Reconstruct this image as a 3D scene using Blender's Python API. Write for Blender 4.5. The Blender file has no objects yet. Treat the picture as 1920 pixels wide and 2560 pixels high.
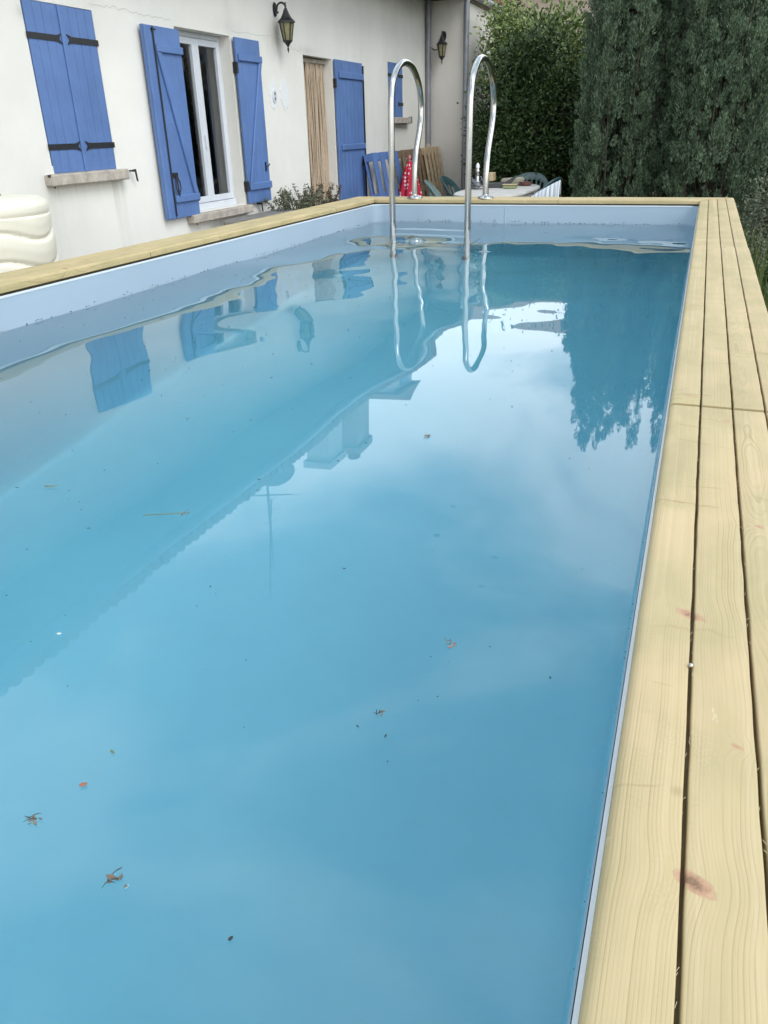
import bpy, bmesh, math, random
import numpy as np
from mathutils import Vector, Matrix, noise

random.seed(7)
RNG = np.random.default_rng(11)
scene = bpy.context.scene
COL = scene.collection
R = math.radians
PI = math.pi

# ------------------------------------------------------------------ camera, sky, sun, exposure
EYE = 1.42
cam_d = bpy.data.cameras.new("camera")
cam = bpy.data.objects.new("camera", cam_d)
COL.objects.link(cam)
cam_d.sensor_fit = 'HORIZONTAL'
cam_d.sensor_width = 36.0
cam_d.lens = 1951.7443 / 1920 * 36.0
cam_d.clip_start = 0.02
cam_d.clip_end = 600
rows = [(0.93598444, 0.35117715, -0.02465242), (-0.13373871, 0.41947987, 0.8978589), (0.32564872, -0.83708497, 0.43959261)]
m = Matrix(rows).transposed().to_4x4()
m.translation = (0, 0, EYE)
cam.matrix_world = m
scene.camera = cam

SUN_EL, SUN_AZ = 46.0, -28.0     # degrees; azimuth from +X towards +Y, direction towards the sun
world = bpy.data.worlds.new("World")
scene.world = world
world.use_nodes = True
wn = world.node_tree.nodes; wl = world.node_tree.links
wn.clear()
wo = wn.new("ShaderNodeOutputWorld"); bg = wn.new("ShaderNodeBackground")
sky = wn.new("ShaderNodeTexSky"); sky.sky_type = 'NISHITA'; sky.sun_disc = False
sky.sun_elevation = R(SUN_EL); sky.sun_rotation = R(90 - 235); sky.air_density = 1.0; sky.dust_density = 2.0
tc = wn.new("ShaderNodeTexCoord"); mp = wn.new("ShaderNodeMapping"); mp.inputs['Scale'].default_value = (1, 1, 2.2)
mp.inputs['Location'].default_value = (0.35, 0.1, 0.2)
nz = wn.new("ShaderNodeTexNoise"); nz.inputs['Scale'].default_value = 2.5; nz.inputs['Detail'].default_value = 5; nz.inputs['Roughness'].default_value = 0.5
nz.inputs['Distortion'].default_value = 0.4
rp = wn.new("ShaderNodeValToRGB")
rp.color_ramp.elements[0].position = 0.45; rp.color_ramp.elements[0].color = (5.0, 6.8, 8.4, 1)
rp.color_ramp.elements[1].position = 0.60; rp.color_ramp.elements[1].color = (16.0, 16.4, 16.6, 1)
mx = wn.new("ShaderNodeMix"); mx.data_type = 'RGBA'; mx.inputs[0].default_value = 0.88
bg.inputs['Strength'].default_value = 0.13
wl.new(tc.outputs['Generated'], mp.inputs['Vector']); wl.new(mp.outputs[0], nz.inputs['Vector'])
sx_ = wn.new("ShaderNodeSeparateXYZ"); wl.new(tc.outputs['Generated'], sx_.inputs[0])
low = wn.new("ShaderNodeMapRange"); low.inputs['From Min'].default_value = 0.34; low.inputs['From Max'].default_value = 0.54; low.inputs['To Min'].default_value = 0.12; low.inputs['To Max'].default_value = -0.05
wl.new(sx_.outputs['Z'], low.inputs['Value'])
ad = wn.new("ShaderNodeMath"); ad.operation = 'ADD'; wl.new(nz.outputs['Fac'], ad.inputs[0]); wl.new(low.outputs[0], ad.inputs[1])
wl.new(ad.outputs[0], rp.inputs[0])
wl.new(sky.outputs[0], mx.inputs[6]); wl.new(rp.outputs[0], mx.inputs[7])
wl.new(mx.outputs[2], bg.inputs[0]); wl.new(bg.outputs[0], wo.inputs[0])

sun_d = bpy.data.lights.new("sun", 'SUN'); sun_d.energy = 1.1; sun_d.angle = R(25); sun_d.color = (1.0, 0.96, 0.9)
sun = bpy.data.objects.new("sun", sun_d); COL.objects.link(sun)
sdir = Vector((math.cos(R(SUN_EL)) * math.cos(R(SUN_AZ)), math.cos(R(SUN_EL)) * math.sin(R(SUN_AZ)), math.sin(R(SUN_EL))))
sun.rotation_euler = (-sdir).to_track_quat('-Z', 'Y').to_euler()
sky.sun_rotation = R(90) - math.atan2(sdir.y, sdir.x)

scene.view_settings.view_transform = 'Standard'
scene.view_settings.look = 'None'
scene.view_settings.exposure = 0.42
scene.view_settings.gamma = 1.0
scene.view_settings.use_curve_mapping = False
scene.cycles.caustics_refractive = True
scene.cycles.caustics_reflective = True
scene.cycles.max_bounces = 12
scene.cycles.transmission_bounces = 8
scene.cycles.transparent_max_bounces = 8

# ------------------------------------------------------------------ helpers
def tag(o, label=None, cat=None, group=None, kind=None):
    if label: o['label'] = label
    if cat: o['category'] = cat
    if group: o['group'] = group
    if kind: o['kind'] = kind
    return o

def empty(name, loc=(0, 0, 0), label=None, cat=None, group=None, rz=0):
    o = bpy.data.objects.new(name, None); COL.objects.link(o)
    o.location = loc; o.rotation_euler = (0, 0, rz); o.empty_display_size = 0.1
    return tag(o, label, cat, group)

class MB:
    """collects geometry in local coordinates, then links it as one mesh object"""
    def __init__(s): s.v = []; s.f = []
    def add(s, vs, fs):
        n = len(s.v); s.v += [tuple(p) for p in vs]; s.f += [tuple(i + n for i in f) for f in fs]; return s
    def box(s, x0, x1, y0, y1, z0, z1, M=None):
        vs = [Vector((x, y, z)) for x in (x0, x1) for y in (y0, y1) for z in (z0, z1)]
        if M: vs = [M @ p for p in vs]
        return s.add(vs, [(0, 1, 3, 2), (4, 6, 7, 5), (0, 4, 5, 1), (2, 3, 7, 6), (0, 2, 6, 4), (1, 5, 7, 3)])
    def bar(s, a, b, w, t, up=(0, 0, 1)):
        a = Vector(a); b = Vector(b); d = (b - a); L = d.length; d.normalize(); u = Vector(up)
        sd = d.cross(u).normalized(); u2 = sd.cross(d)
        vs = [p + sd * i * w / 2 + u2 * j * t / 2 for p in (a, b) for i, j in ((-1, -1), (1, -1), (1, 1), (-1, 1))]
        return s.add(vs, [(0, 3, 2, 1), (4, 5, 6, 7), (0, 1, 5, 4), (1, 2, 6, 5), (2, 3, 7, 6), (3, 0, 4, 7)])
    def tube(s, pts, r, seg=10, caps=True):
        pts = [Vector(p) for p in pts]; n = len(pts); rs = r if isinstance(r, (list, tuple)) else [r] * n
        base = len(s.v); prev = None
        for i, p in enumerate(pts):
            d = (pts[min(i + 1, n - 1)] - pts[max(i - 1, 0)]).normalized()
            if prev is None:
                ref = Vector((0, 0, 1)) if abs(d.z) < 0.9 else Vector((1, 0, 0))
                u = d.cross(ref).normalized()
            else:
                u = (prev - d * prev.dot(d)).normalized()
            prev = u; w = d.cross(u)
            for k in range(seg):
                a = 2 * PI * k / seg
                s.v.append(tuple(p + (u * math.cos(a) + w * math.sin(a)) * rs[i]))
        for i in range(n - 1):
            for k in range(seg):
                k2 = (k + 1) % seg
                s.f.append((base + i * seg + k, base + i * seg + k2, base + (i + 1) * seg + k2, base + (i + 1) * seg + k))
        if caps:
            s.f.append(tuple(base + k for k in reversed(range(seg))))
            s.f.append(tuple(base + (n - 1) * seg + k for k in range(seg)))
        return s
    def lathe(s, prof, c=(0, 0, 0), seg=16, rot=0.0, sx=1, sy=1):
        base = len(s.v); n = len(prof)
        for (r, z) in prof:
            for k in range(seg):
                a = 2 * PI * k / seg + rot
                s.v.append((c[0] + r * math.cos(a) * sx, c[1] + r * math.sin(a) * sy, c[2] + z))
        for i in range(n - 1):
            for k in range(seg):
                k2 = (k + 1) % seg
                s.f.append((base + i * seg + k, base + i * seg + k2, base + (i + 1) * seg + k2, base + (i + 1) * seg + k))
        s.f.append(tuple(base + k for k in reversed(range(seg))))
        s.f.append(tuple(base + (n - 1) * seg + k for k in range(seg)))
        return s
    def prism(s, poly, f0, f1):
        """poly: 2D outline, f0/f1 map (a,b)->3D"""
        n = len(poly); base = len(s.v)
        s.v += [tuple(f0(*p)) for p in poly] + [tuple(f1(*p)) for p in poly]
        s.f.append(tuple(base + i for i in reversed(range(n)))); s.f.append(tuple(base + n + i for i in range(n)))
        for i in range(n):
            j = (i + 1) % n; s.f.append((base + i, base + j, base + n + j, base + n + i))
        return s
    def build(s, name, mat=None, parent=None, smooth=False, bevel=0.0, bseg=1, kind=None, label=None):
        me = bpy.data.meshes.new(name); me.from_pydata(s.v, [], s.f); me.update()
        bm = bmesh.new(); bm.from_mesh(me)
        bmesh.ops.recalc_face_normals(bm, faces=bm.faces)
        if bevel > 0:
            es = [e for e in bm.edges if len(e.link_faces) == 2 and e.calc_face_angle(0) > 0.6]
            bmesh.ops.bevel(bm, geom=es, offset=bevel, segments=bseg, affect='EDGES', clamp_overlap=True)
        bm.to_mesh(me); bm.free()
        if smooth is True:
            for p in me.polygons: p.use_smooth = True
        elif smooth:
            for p in me.polygons: p.use_smooth = True
            me.set_sharp_from_angle(angle=R(smooth))
        if mat: me.materials.append(mat)
        o = bpy.data.objects.new(name, me); COL.objects.link(o)
        if parent: o.parent = parent
        if kind: o['kind'] = kind
        if label: o['label'] = label
        return o

def children(o): return [c for c in bpy.data.objects if c.parent == o]
def copy_tree(o, parent=None):
    c = o.copy(); COL.objects.link(c)
    if parent: c.parent = parent
    for ch in list(o.children): copy_tree(ch, c)
    return c

# ---- materials
class NT:
    def __init__(s, name):
        s.m = bpy.data.materials.new(name); s.m.use_nodes = True; s.t = s.m.node_tree; s.n = s.t.nodes; s.l = s.t.links
        s.b = s.n["Principled BSDF"]
        s.tc = s.n.new("ShaderNodeTexCoord"); s.co = s.tc.outputs['Object']
    def N(s, t, **k):
        x = s.n.new(t)
        for a, b in k.items(): setattr(x, a, b)
        return x
    def mapping(s, scale=(1, 1, 1), loc=(0, 0, 0), rot=(0, 0, 0), src=None):
        x = s.N("ShaderNodeMapping"); x.inputs['Scale'].default_value = scale; x.inputs['Location'].default_value = loc; x.inputs['Rotation'].default_value = rot
        s.l.new(src or s.co, x.inputs[0]); return x.outputs[0]
    def noise(s, scale, detail=3, rough=0.5, src=None, dist=0.0):
        x = s.N("ShaderNodeTexNoise"); x.inputs['Scale'].default_value = scale; x.inputs['Detail'].default_value = detail
        x.inputs['Roughness'].default_value = rough; x.inputs['Distortion'].default_value = dist
        s.l.new(src or s.co, x.inputs['Vector']); return x.outputs['Fac']
    def math(s, op, a, b=None, c=None, clamp=False):
        x = s.N("ShaderNodeMath", operation=op); x.use_clamp = clamp
        for i, v in enumerate((a, b, c)):
            if v is None: continue
            if isinstance(v, (int, float)): x.inputs[i].default_value = v
            else: s.l.new(v, x.inputs[i])
        return x.outputs[0]
    def ramp(s, fac, stops):
        x = s.N("ShaderNodeValToRGB"); e = x.color_ramp.elements
        while len(e) < len(stops): e.new(0.5)
        for i, (p, c) in enumerate(stops):
            e[i].position = p; e[i].color = (c[0], c[1], c[2], 1) if not isinstance(c, (int, float)) else (c, c, c, 1)
        s.l.new(fac, x.inputs[0]); return x.outputs[0]
    def mix(s, fac, a, b, mode='MIX'):
        x = s.N("ShaderNodeMix", data_type='RGBA', blend_type=mode)
        for i, v in ((0, fac), (6, a), (7, b)):
            if isinstance(v, (int, float)): x.inputs[i].default_value = v
            elif isinstance(v, tuple): x.inputs[i].default_value = (v[0], v[1], v[2], 1)
            else: s.l.new(v, x.inputs[i])
        return x.outputs[2]
    def xyz(s, src=None):
        x = s.N("ShaderNodeSeparateXYZ"); s.l.new(src or s.co, x.inputs[0]); return x.outputs
    def bump(s, h, strength=0.3, dist=0.01):
        x = s.N("ShaderNodeBump"); x.inputs['Strength'].default_value = strength; x.inputs['Distance'].default_value = dist
        s.l.new(h, x.inputs['Height']); s.l.new(x.outputs[0], s.b.inputs['Normal'])
    def color(s, c):
        if isinstance(c, tuple): s.b.inputs['Base Color'].default_value = (c[0], c[1], c[2], 1)
        else: s.l.new(c, s.b.inputs['Base Color'])
    def rough(s, v):
        if isinstance(v, (int, float)): s.b.inputs['Roughness'].default_value = v
        else: s.l.new(v, s.b.inputs['Roughness'])

def plain(name, c, rough=0.6, var=0.15, scale=8.0, metal=0.0, bump=0.0, bscale=60, spec=0.5):
    t = NT(name)
    n = t.noise(scale, 5, 0.6)
    lo = tuple(x * (1 - var) for x in c); hi = tuple(min(1, x * (1 + var)) for x in c)
    t.color(t.ramp(n, [(0.3, lo), (0.7, hi)])); t.rough(rough)
    t.b.inputs['Metallic'].default_value = metal
    t.b.inputs['Specular IOR Level'].default_value = spec
    if bump: t.bump(t.noise(bscale, 4, 0.6), bump, 0.005)
    return t.m

def wood_mat(name, axis, u_c, seed, knots=(), creases=(), base=(0.535, 0.415, 0.235), pitch=0.0027, dark=(0.29, 0.20, 0.09)):
    """pine cut through its rings: u across the board, s along it; knots = [(u, s, size, colour strength)]"""
    t = NT(name)
    o = t.xyz(); U, S = (o[0], o[1]) if axis == 'Y' else (o[1], o[0])
    Zc = o[2]
    def comb(a, b, c):
        x = t.N("ShaderNodeCombineXYZ")
        for i, v in enumerate((a, b, c)):
            if isinstance(v, (int, float)): x.inputs[i].default_value = v
            else: t.l.new(v, x.inputs[i])
        return x.outputs[0]
    pS = comb(seed * 3.1, t.math('MULTIPLY', S, 1.0), 0.0)
    n1 = t.noise(1.1, 1, 0.5, pS); n2 = t.noise(2.3, 2, 0.5, comb(seed * 7.7, S, 5.0))
    n3 = t.noise(9.0, 2, 0.5, comb(t.math('MULTIPLY', U, 2.0), t.math('MULTIPLY', S, 0.45), seed * 1.7))
    uc = t.math('SUBTRACT', t.math('SUBTRACT', U, u_c), t.math('MULTIPLY_ADD', n1, 0.05, -0.025))
    dep = t.math('ADD', t.math('MULTIPLY_ADD', n2, 0.075, -0.016), t.math('MULTIPLY_ADD', Zc, -0.6, 0.58))
    r = t.math('SQRT', t.math('ADD', t.math('MULTIPLY', uc, uc), t.math('MULTIPLY', dep, dep)))
    r = t.math('ADD', r, t.math('MULTIPLY_ADD', n3, 0.007, -0.0035))
    kn = None; knoise = t.noise(170, 3, 0.6); knoise2 = t.noise(22, 2, 0.5)
    for (ku, ks, kz, st) in knots:
        du = t.math('SUBTRACT', U, ku); ds = t.math('SUBTRACT', S, ks)
        d2 = t.math('ADD', t.math('POWER', t.math('DIVIDE', t.math('ABSOLUTE', du), kz * 1.5), 2.0), t.math('POWER', t.math('DIVIDE', t.math('ABSOLUTE', ds), kz), 2.0))
        g = t.math('POWER', 2.718, t.math('MULTIPLY', d2, -0.35))
        r = t.math('ADD', r, t.math('MULTIPLY', g, 0.006))
        d3 = t.math('ADD', t.math('POWER', t.math('DIVIDE', t.math('ABSOLUTE', du), kz * .85), 2.0), t.math('POWER', t.math('DIVIDE', t.math('ABSOLUTE', t.math('ADD', ds, t.math('MULTIPLY', du, 0.35))), kz * .50), 2.0))
        dk = t.math('SUBTRACT', t.math('ADD', 1.0, t.math('MULTIPLY_ADD', knoise, 1.4, -0.7)), d3, clamp=True)
        dk = t.math('MULTIPLY', t.math('POWER', dk, 0.5), st)
        kn = dk if kn is None else t.math('MAXIMUM', kn, dk)
    ph = t.math('FRACT', t.math('DIVIDE', r, pitch))
    # asymmetrical ring: pale early wood rising to a thin dark late-wood line
    ring = t.ramp(ph, [(0.0, 0.05), (0.55, 0.25), (0.86, 1.0), (0.93, 0.9), (1.0, 0.05)])
    rid = t.N('ShaderNodeTexWhiteNoise', noise_dimensions='1D'); t.l.new(t.math('FLOOR', t.math('DIVIDE', r, pitch)), rid.inputs['W'])
    ring = t.math('MULTIPLY', ring, t.math('MULTIPLY_ADD', rid.outputs['Value'], 0.85, 0.15))
    amp = t.ramp(t.noise(5, 2, 0.5, comb(t.math('MULTIPLY', U, 5.0), t.math('MULTIPLY', S, 0.6), seed)), [(0.34, 0.28), (0.66, 1.0)])
    f = t.math('MULTIPLY', ring, amp)
    c = t.mix(f, base, dark)
    big = t.noise(3.0, 4, 0.6, comb(t.math('MULTIPLY', U, 3.0), S, seed * 2.0))
    c = t.mix(t.ramp(big, [(0.38, 0.0), (0.62, 0.6)]), c, (0.34, 0.285, 0.145))
    big2 = t.noise(6.0, 3, 0.5, comb(t.math('MULTIPLY', U, 1.3), S, seed * 5.0 + 3))
    c = t.mix(t.ramp(big2, [(0.50, 0.0), (0.70, 0.45)]), c, (0.60, 0.43, 0.25))
    fib = t.noise(60, 4, 0.7, comb(t.math('MULTIPLY', U, 18.0), t.math('MULTIPLY', S, 0.6), Zc))
    c = t.mix(t.ramp(fib, [(0.35, 0.14), (0.65, 0.0)]), c, (0.36, 0.27, 0.12))
    stv = t.noise(1.0, 3, 0.6, comb(t.math('MULTIPLY', U, 90.0), t.math('MULTIPLY', S, 0.35), seed + 2.0))
    c = t.mix(t.ramp(stv, [(0.42, 0.0), (0.70, 0.38)]), c, (0.43, 0.33, 0.16))
    c = t.mix(t.ramp(stv, [(0.25, 0.30), (0.42, 0.0)]), c, (0.74, 0.63, 0.42))
    # transverse compression marks and small random knots
    vo = t.N("ShaderNodeTexVoronoi"); vo.inputs['Scale'].default_value = 1.0
    t.l.new(comb(t.math('MULTIPLY', U, 7.0), t.math('MULTIPLY', S, 6.0), seed * 4.0), vo.inputs['Vector'])
    k2 = t.ramp(vo.outputs['Distance'], [(0.02, 1.0), (0.05, 0.0)])
    c = t.mix(t.math('MULTIPLY', k2, 0.5), c, (0.26, 0.17, 0.08))
    cr = t.noise(1.0, 2, 0.5, comb(t.math('MULTIPLY', U, 2.5), t.math('MULTIPLY', S, 6.5), seed * 6.0))
    crk = t.ramp(t.math('ABSOLUTE', t.math('SUBTRACT', cr, 0.56)), [(0.0, 1.0), (0.012, 0.0)])
    crm = t.ramp(t.noise(1.0, 1, 0.5, comb(t.math('MULTIPLY', U, 16.0), t.math('MULTIPLY', S, 1.3), seed * 8.0)), [(0.56, 0.0), (0.64, 1.0)])
    crk = t.math('MULTIPLY', crk, crm)
    c = t.mix(t.math('MULTIPLY', crk, 0.55), c, (0.34, 0.26, 0.12))
    for (cu, cs_, sg_, am) in creases:
        dd = t.math('SUBTRACT', t.math('SUBTRACT', S, cs_), t.math('MULTIPLY_ADD', knoise2, 0.05, -0.025))
        up = t.math('POWER', 2.718, t.math('MULTIPLY', t.math('POWER', t.math('DIVIDE', t.math('ABSOLUTE', t.math('ADD', dd, sg_ * 1.2)), sg_ * 1.3), 2.0), -1.0))
        ln = t.math('POWER', 2.718, t.math('MULTIPLY', t.math('POWER', t.math('DIVIDE', t.math('ABSOLUTE', dd), .0028), 2.0), -1.0))
        mu = t.math('SUBTRACT', 1.0, t.math('POWER', t.math('DIVIDE', t.math('ABSOLUTE', t.math('SUBTRACT', U, cu)), .045), 4.0), clamp=True)
        c = t.mix(t.math('MULTIPLY', t.math('MULTIPLY', up, mu), am * .45), c, (0.40, 0.33, 0.15))
        c = t.mix(t.math('MULTIPLY', t.math('MULTIPLY', ln, mu), am * .7), c, (0.30, 0.22, 0.10))
    spk = t.noise(330, 4, 0.8, comb(t.math('MULTIPLY', U, 1.6), S, 0.0))
    spm = t.ramp(t.noise(7, 3, 0.6, comb(t.math('MULTIPLY', U, 2.0), S, seed * 3.3)), [(0.50, 0.0), (0.66, 1.0)])
    c = t.mix(t.math('MULTIPLY', t.ramp(spk, [(0.45, 0.0), (0.60, 0.38)]), spm), c, (0.30, 0.25, 0.12))
    if kn is not None:
        kc = t.ramp(kn, [(0.15, (0.30, 0.20, 0.10)), (0.45, (0.50, 0.31, 0.19)), (0.80, (0.44, 0.24, 0.15)), (0.97, (0.17, 0.085, 0.05))])
        kc = t.mix(t.ramp(t.noise(260, 4, 0.7), [(0.4, 0.0), (0.7, 0.5)]), kc, (0.28, 0.16, 0.09))
        c = t.mix(t.ramp(kn, [(0.0, 0.0), (0.55, 0.9)]), c, kc)
    scuff = t.noise(14, 6, 0.75, comb(t.math('MULTIPLY', U, 1.5), S, seed + 9.0), dist=1.5)
    c = t.mix(t.ramp(scuff, [(0.66, 0.0), (0.74, 0.40)]), c, (0.78, 0.72, 0.58))
    t.color(c); t.rough(0.62); t.b.inputs['Specular IOR Level'].default_value = 0.35
    hgt = t.math('ADD', t.math('ADD', t.math('MULTIPLY', f, -0.4), t.math('MULTIPLY', fib, 0.5)), t.math('MULTIPLY', crk, -1.2))
    t.bump(hgt, 0.35, 0.0012)
    return t.m

def paint_blue(name, c=(0.098, 0.182, 0.405)):
    t = NT(name)
    n = t.noise(3, 5, 0.65); s = t.noise(30, 4, 0.7, t.mapping((1, 1, 0.12)))
    col = t.ramp(n, [(0.3, tuple(x * .86 for x in c)), (0.7, tuple(x * 1.12 for x in c))])
    col = t.mix(t.ramp(s, [(0.55, 0.0), (0.8, 0.25)]), col, (0.18, 0.28, 0.52))
    t.color(col); t.rough(0.5); t.bump(s, 0.25, 0.002); return t.m

def stucco(name, c=(0.76, 0.745, 0.70), seed=0, stains=(), blots=()):
    t = NT(name)
    n = t.noise(0.7, 6, 0.65, t.mapping((1, 1, 1), (seed, 0, 0)))
    st = t.noise(2.2, 5, 0.6, t.mapping((1, 1, 0.18), (seed, 3, 0)))
    col = t.ramp(n, [(0.3, tuple(x * .90 for x in c)), (0.7, tuple(min(1, x * 1.06) for x in c))])
    col = t.mix(t.ramp(st, [(0.52, 0.0), (0.78, 0.38)]), col, tuple(x * y for x, y in zip(c, (.80, .77, .69))))
    sp = t.noise(14, 5, 0.7)
    col = t.mix(t.ramp(sp, [(0.60, 0.0), (0.8, 0.25)]), col, tuple(x * .8 for x in c))
    o = t.xyz()
    stk = t.noise(1.0, 4, 0.6, t.mapping((1, 28, 1.2)))
    for (ya, yb, zt, ln, am) in stains:
        iny = t.math('MULTIPLY', t.math('GREATER_THAN', o[1], ya), t.math('LESS_THAN', o[1], yb))
        dz = t.math('SUBTRACT', zt, o[2]); inz = t.math('MULTIPLY', t.math('GREATER_THAN', dz, 0.0), t.math('POWER', 2.718, t.math('MULTIPLY', dz, -1.0 / ln)))
        fm = t.math('MULTIPLY', t.math('MULTIPLY', iny, inz), t.ramp(stk, [(0.35, 0.15), (0.65, 1.0)]))
        col = t.mix(t.math('MULTIPLY', fm, am, clamp=True), col, (0.45, 0.43, 0.38))
    for (yc, zc_, ry, rz_, am) in blots:
        d = t.math('ADD', t.math('POWER', t.math('DIVIDE', t.math('ABSOLUTE', t.math('SUBTRACT', o[1], yc)), ry), 2.0), t.math('POWER', t.math('DIVIDE', t.math('ABSOLUTE', t.math('SUBTRACT', o[2], zc_)), rz_), 2.0))
        g_ = t.math('MULTIPLY', t.math('POWER', 2.718, t.math('MULTIPLY', d, -1.0)), t.ramp(sp, [(0.3, 0.5), (0.7, 1.0)]))
        col = t.mix(t.math('MULTIPLY', g_, am, clamp=True), col, (0.33, 0.32, 0.29))
    t.color(col); t.rough(0.93); t.b.inputs['Specular IOR Level'].default_value = 0.15
    t.bump(t.noise(130, 5, 0.75), 0.35, 0.004); return t.m

M = {}
M['stucco'] = stucco('stucco_cream', stains=[(4.90, 5.05, 1.11, .30, .55), (5.66, 5.82, 1.11, .30, .55), (4.92, 5.80, 1.11, .10, .4), (6.64, 7.80, .67, .2, .4), (12.2, 13.03, 1.50, .2, .35), (10.0, 10.2, 2.2, .7, .15)],
                     blots=[(8.72, 2.36, .16, .17, .50), (8.80, 2.22, .25, .12, .25), (9.5, 2.26, .25, .05, .45), (5.0, 2.20, .04, .05, .5), (7.78, 2.36, .25, .06, .2), (5.05, .95, .35, .3, .12)])
M['stucco_wing'] = stucco('stucco_wing', (0.66, 0.63, 0.585), 5)
M['stucco_pink'] = stucco('stucco_pink', (0.62, 0.50, 0.42), 8)
M['stucco_white'] = stucco('stucco_pale', (0.70, 0.70, 0.68), 12)
M['blue'] = paint_blue('blue_paint')
M['iron'] = plain('black_iron', (0.018, 0.019, 0.022), 0.45, 0.3, 20, bump=0.2)
M['steel'] = None
M['sill'] = plain('weathered_concrete', (0.42, 0.375, 0.325), 0.9, 0.28, 12, bump=0.4)
M['pvc'] = plain('white_pvc', (0.62, 0.65, 0.70), 0.35, 0.04)
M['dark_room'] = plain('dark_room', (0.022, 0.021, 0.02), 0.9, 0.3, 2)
M['curtain'] = plain('grey_curtain', (0.13, 0.125, 0.11), 0.9, 0.1, 4)
M['beads'] = plain('beige_cord', (0.47, 0.37, 0.27), 0.85, 0.12, 25)
M['zinc'] = plain('zinc_grey', (0.27, 0.28, 0.31), 0.45, 0.15, 6, metal=0.35)
M['tile'] = plain('terracotta', (0.30, 0.15, 0.09), 0.85, 0.4, 5, bump=0.4)
M['soffit'] = plain('soffit_timber', (0.22, 0.19, 0.15), 0.85, 0.15, 4)
M['brick'] = plain('chimney_brick', (0.42, 0.30, 0.22), 0.9, 0.25, 10, bump=0.4)
M['cream_plastic'] = plain('cream_plastic', (0.72, 0.69, 0.58), 0.5, 0.05, 3)
M['dark_plastic'] = plain('dark_plastic', (0.05, 0.05, 0.055), 0.5, 0.1)
M['green_plastic'] = plain('dark_green_plastic', (0.018, 0.050, 0.055), 0.38, 0.15, 6)
M['grey_green_plastic'] = plain('grey_green_plastic', (0.12, 0.17, 0.165), 0.45, 0.15, 6)
M['table_plastic'] = plain('white_table', (0.55, 0.53, 0.50), 0.55, 0.12, 6)
M['pallet_wood'] = plain('weathered_pallet', (0.20, 0.14, 0.085), 0.85, 0.35, 14, bump=0.4)
M['pallet_wood_light'] = plain('newer_pallet', (0.46, 0.35, 0.22), 0.85, 0.3, 14, bump=0.4)
M['liner_rail'] = plain('white_rail', (0.70, 0.73, 0.76), 0.4, 0.03)
M['bark'] = plain('bark', (0.06, 0.045, 0.033), 0.95, 0.35, 12, bump=0.6)
M['black_pot'] = plain('black_pot', (0.02, 0.02, 0.022), 0.5, 0.2)
M['stone'] = plain('grey_stone', (0.20, 0.195, 0.18), 0.9, 0.25, 10, bump=0.5)
M['groove'] = plain('groove_dark_wood', (0.20, 0.15, 0.075), 0.85, 0.25, 40)  # dark brown board body at the bottom of the grooves
M['block'] = plain('pale_wood_block', (0.55, 0.42, 0.24), 0.7, 0.15, 20)
M['green_dish'] = plain('green_dish', (0.26, 0.29, 0.15), 0.5, 0.1)
M['red_dish'] = plain('red_brown_dish', (0.13, 0.05, 0.045), 0.45, 0.2)
M['towel'] = plain('beige_towel', (0.33, 0.30, 0.23), 0.95, 0.2, 20, bump=0.5)
M['paper'] = plain('plaster_patch', (0.72, 0.73, 0.74), 0.9, 0.03, 20)
M['bulb'] = plain('white_cap', (0.7, 0.72, 0.75), 0.3, 0.03)
M['cable'] = plain('grey_cable', (0.14, 0.15, 0.17), 0.5, 0.1)

def steel():
    t = NT('brushed_steel')
    s = t.noise(40, 3, 0.6, t.mapping((1, 1, 0.08)))
    t.color(t.ramp(s, [(0.3, (0.38, 0.375, 0.36)), (0.7, (0.50, 0.49, 0.47))])); t.b.inputs['Metallic'].default_value = 1.0
    t.rough(t.math('MULTIPLY_ADD', s, 0.10, 0.12)); return t.m
M['steel'] = steel()

def glass_pane():
    t = NT('window_glass')
    t.color((0.02, 0.022, 0.025)); t.rough(0.04); t.b.inputs['Transmission Weight'].default_value = 1.0
    t.b.inputs['IOR'].default_value = 1.45
    t.b.inputs['Base Color'].default_value = (0.75, 0.78, 0.78, 1)
    return t.m
M['glass'] = glass_pane()

def amber():
    t = NT('amber_lantern_glass')
    n = t.noise(25, 3, 0.6)
    t.color(t.ramp(n, [(0.3, (0.20, 0.18, 0.08)), (0.7, (0.30, 0.28, 0.16))])); t.rough(0.25); return t.m
M['amber'] = amber()

def liner_mat():
    t = NT('pool_liner')
    n = t.noise(1.2, 4, 0.6)
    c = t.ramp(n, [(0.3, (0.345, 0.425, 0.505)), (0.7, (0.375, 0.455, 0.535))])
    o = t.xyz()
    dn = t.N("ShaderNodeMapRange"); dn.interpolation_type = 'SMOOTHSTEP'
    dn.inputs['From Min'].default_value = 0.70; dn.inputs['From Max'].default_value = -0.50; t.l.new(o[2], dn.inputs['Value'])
    c = t.mix(dn.outputs[0], c, (0.47, 0.59, 0.695))  # wall colour lightened with depth, standing in for light under the water
    t.color(c); t.rough(0.42); t.b.inputs['Specular IOR Level'].default_value = 0.4
    t.bump(t.noise(220, 3, 0.6), 0.08, 0.001)
    return t.m
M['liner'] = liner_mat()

def water_mat():
    t = NT('pool_water')
    t.n.remove(t.b)
    out = t.n['Material Output']
    g = t.N("ShaderNodeBsdfGlass"); g.inputs['IOR'].default_value = 1.333; g.inputs['Roughness'].default_value = 0.0
    g.inputs['Color'].default_value = (1, 1, 1, 1)
    v = t.N("ShaderNodeVolumeAbsorption"); v.inputs['Color'].default_value = (0.22, 0.925, 0.985, 1); v.inputs['Density'].default_value = 0.33
    t.l.new(g.outputs[0], out.inputs['Surface']); t.l.new(v.outputs[0], out.inputs['Volume'])
    return t.m
M['water'] = water_mat()

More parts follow.
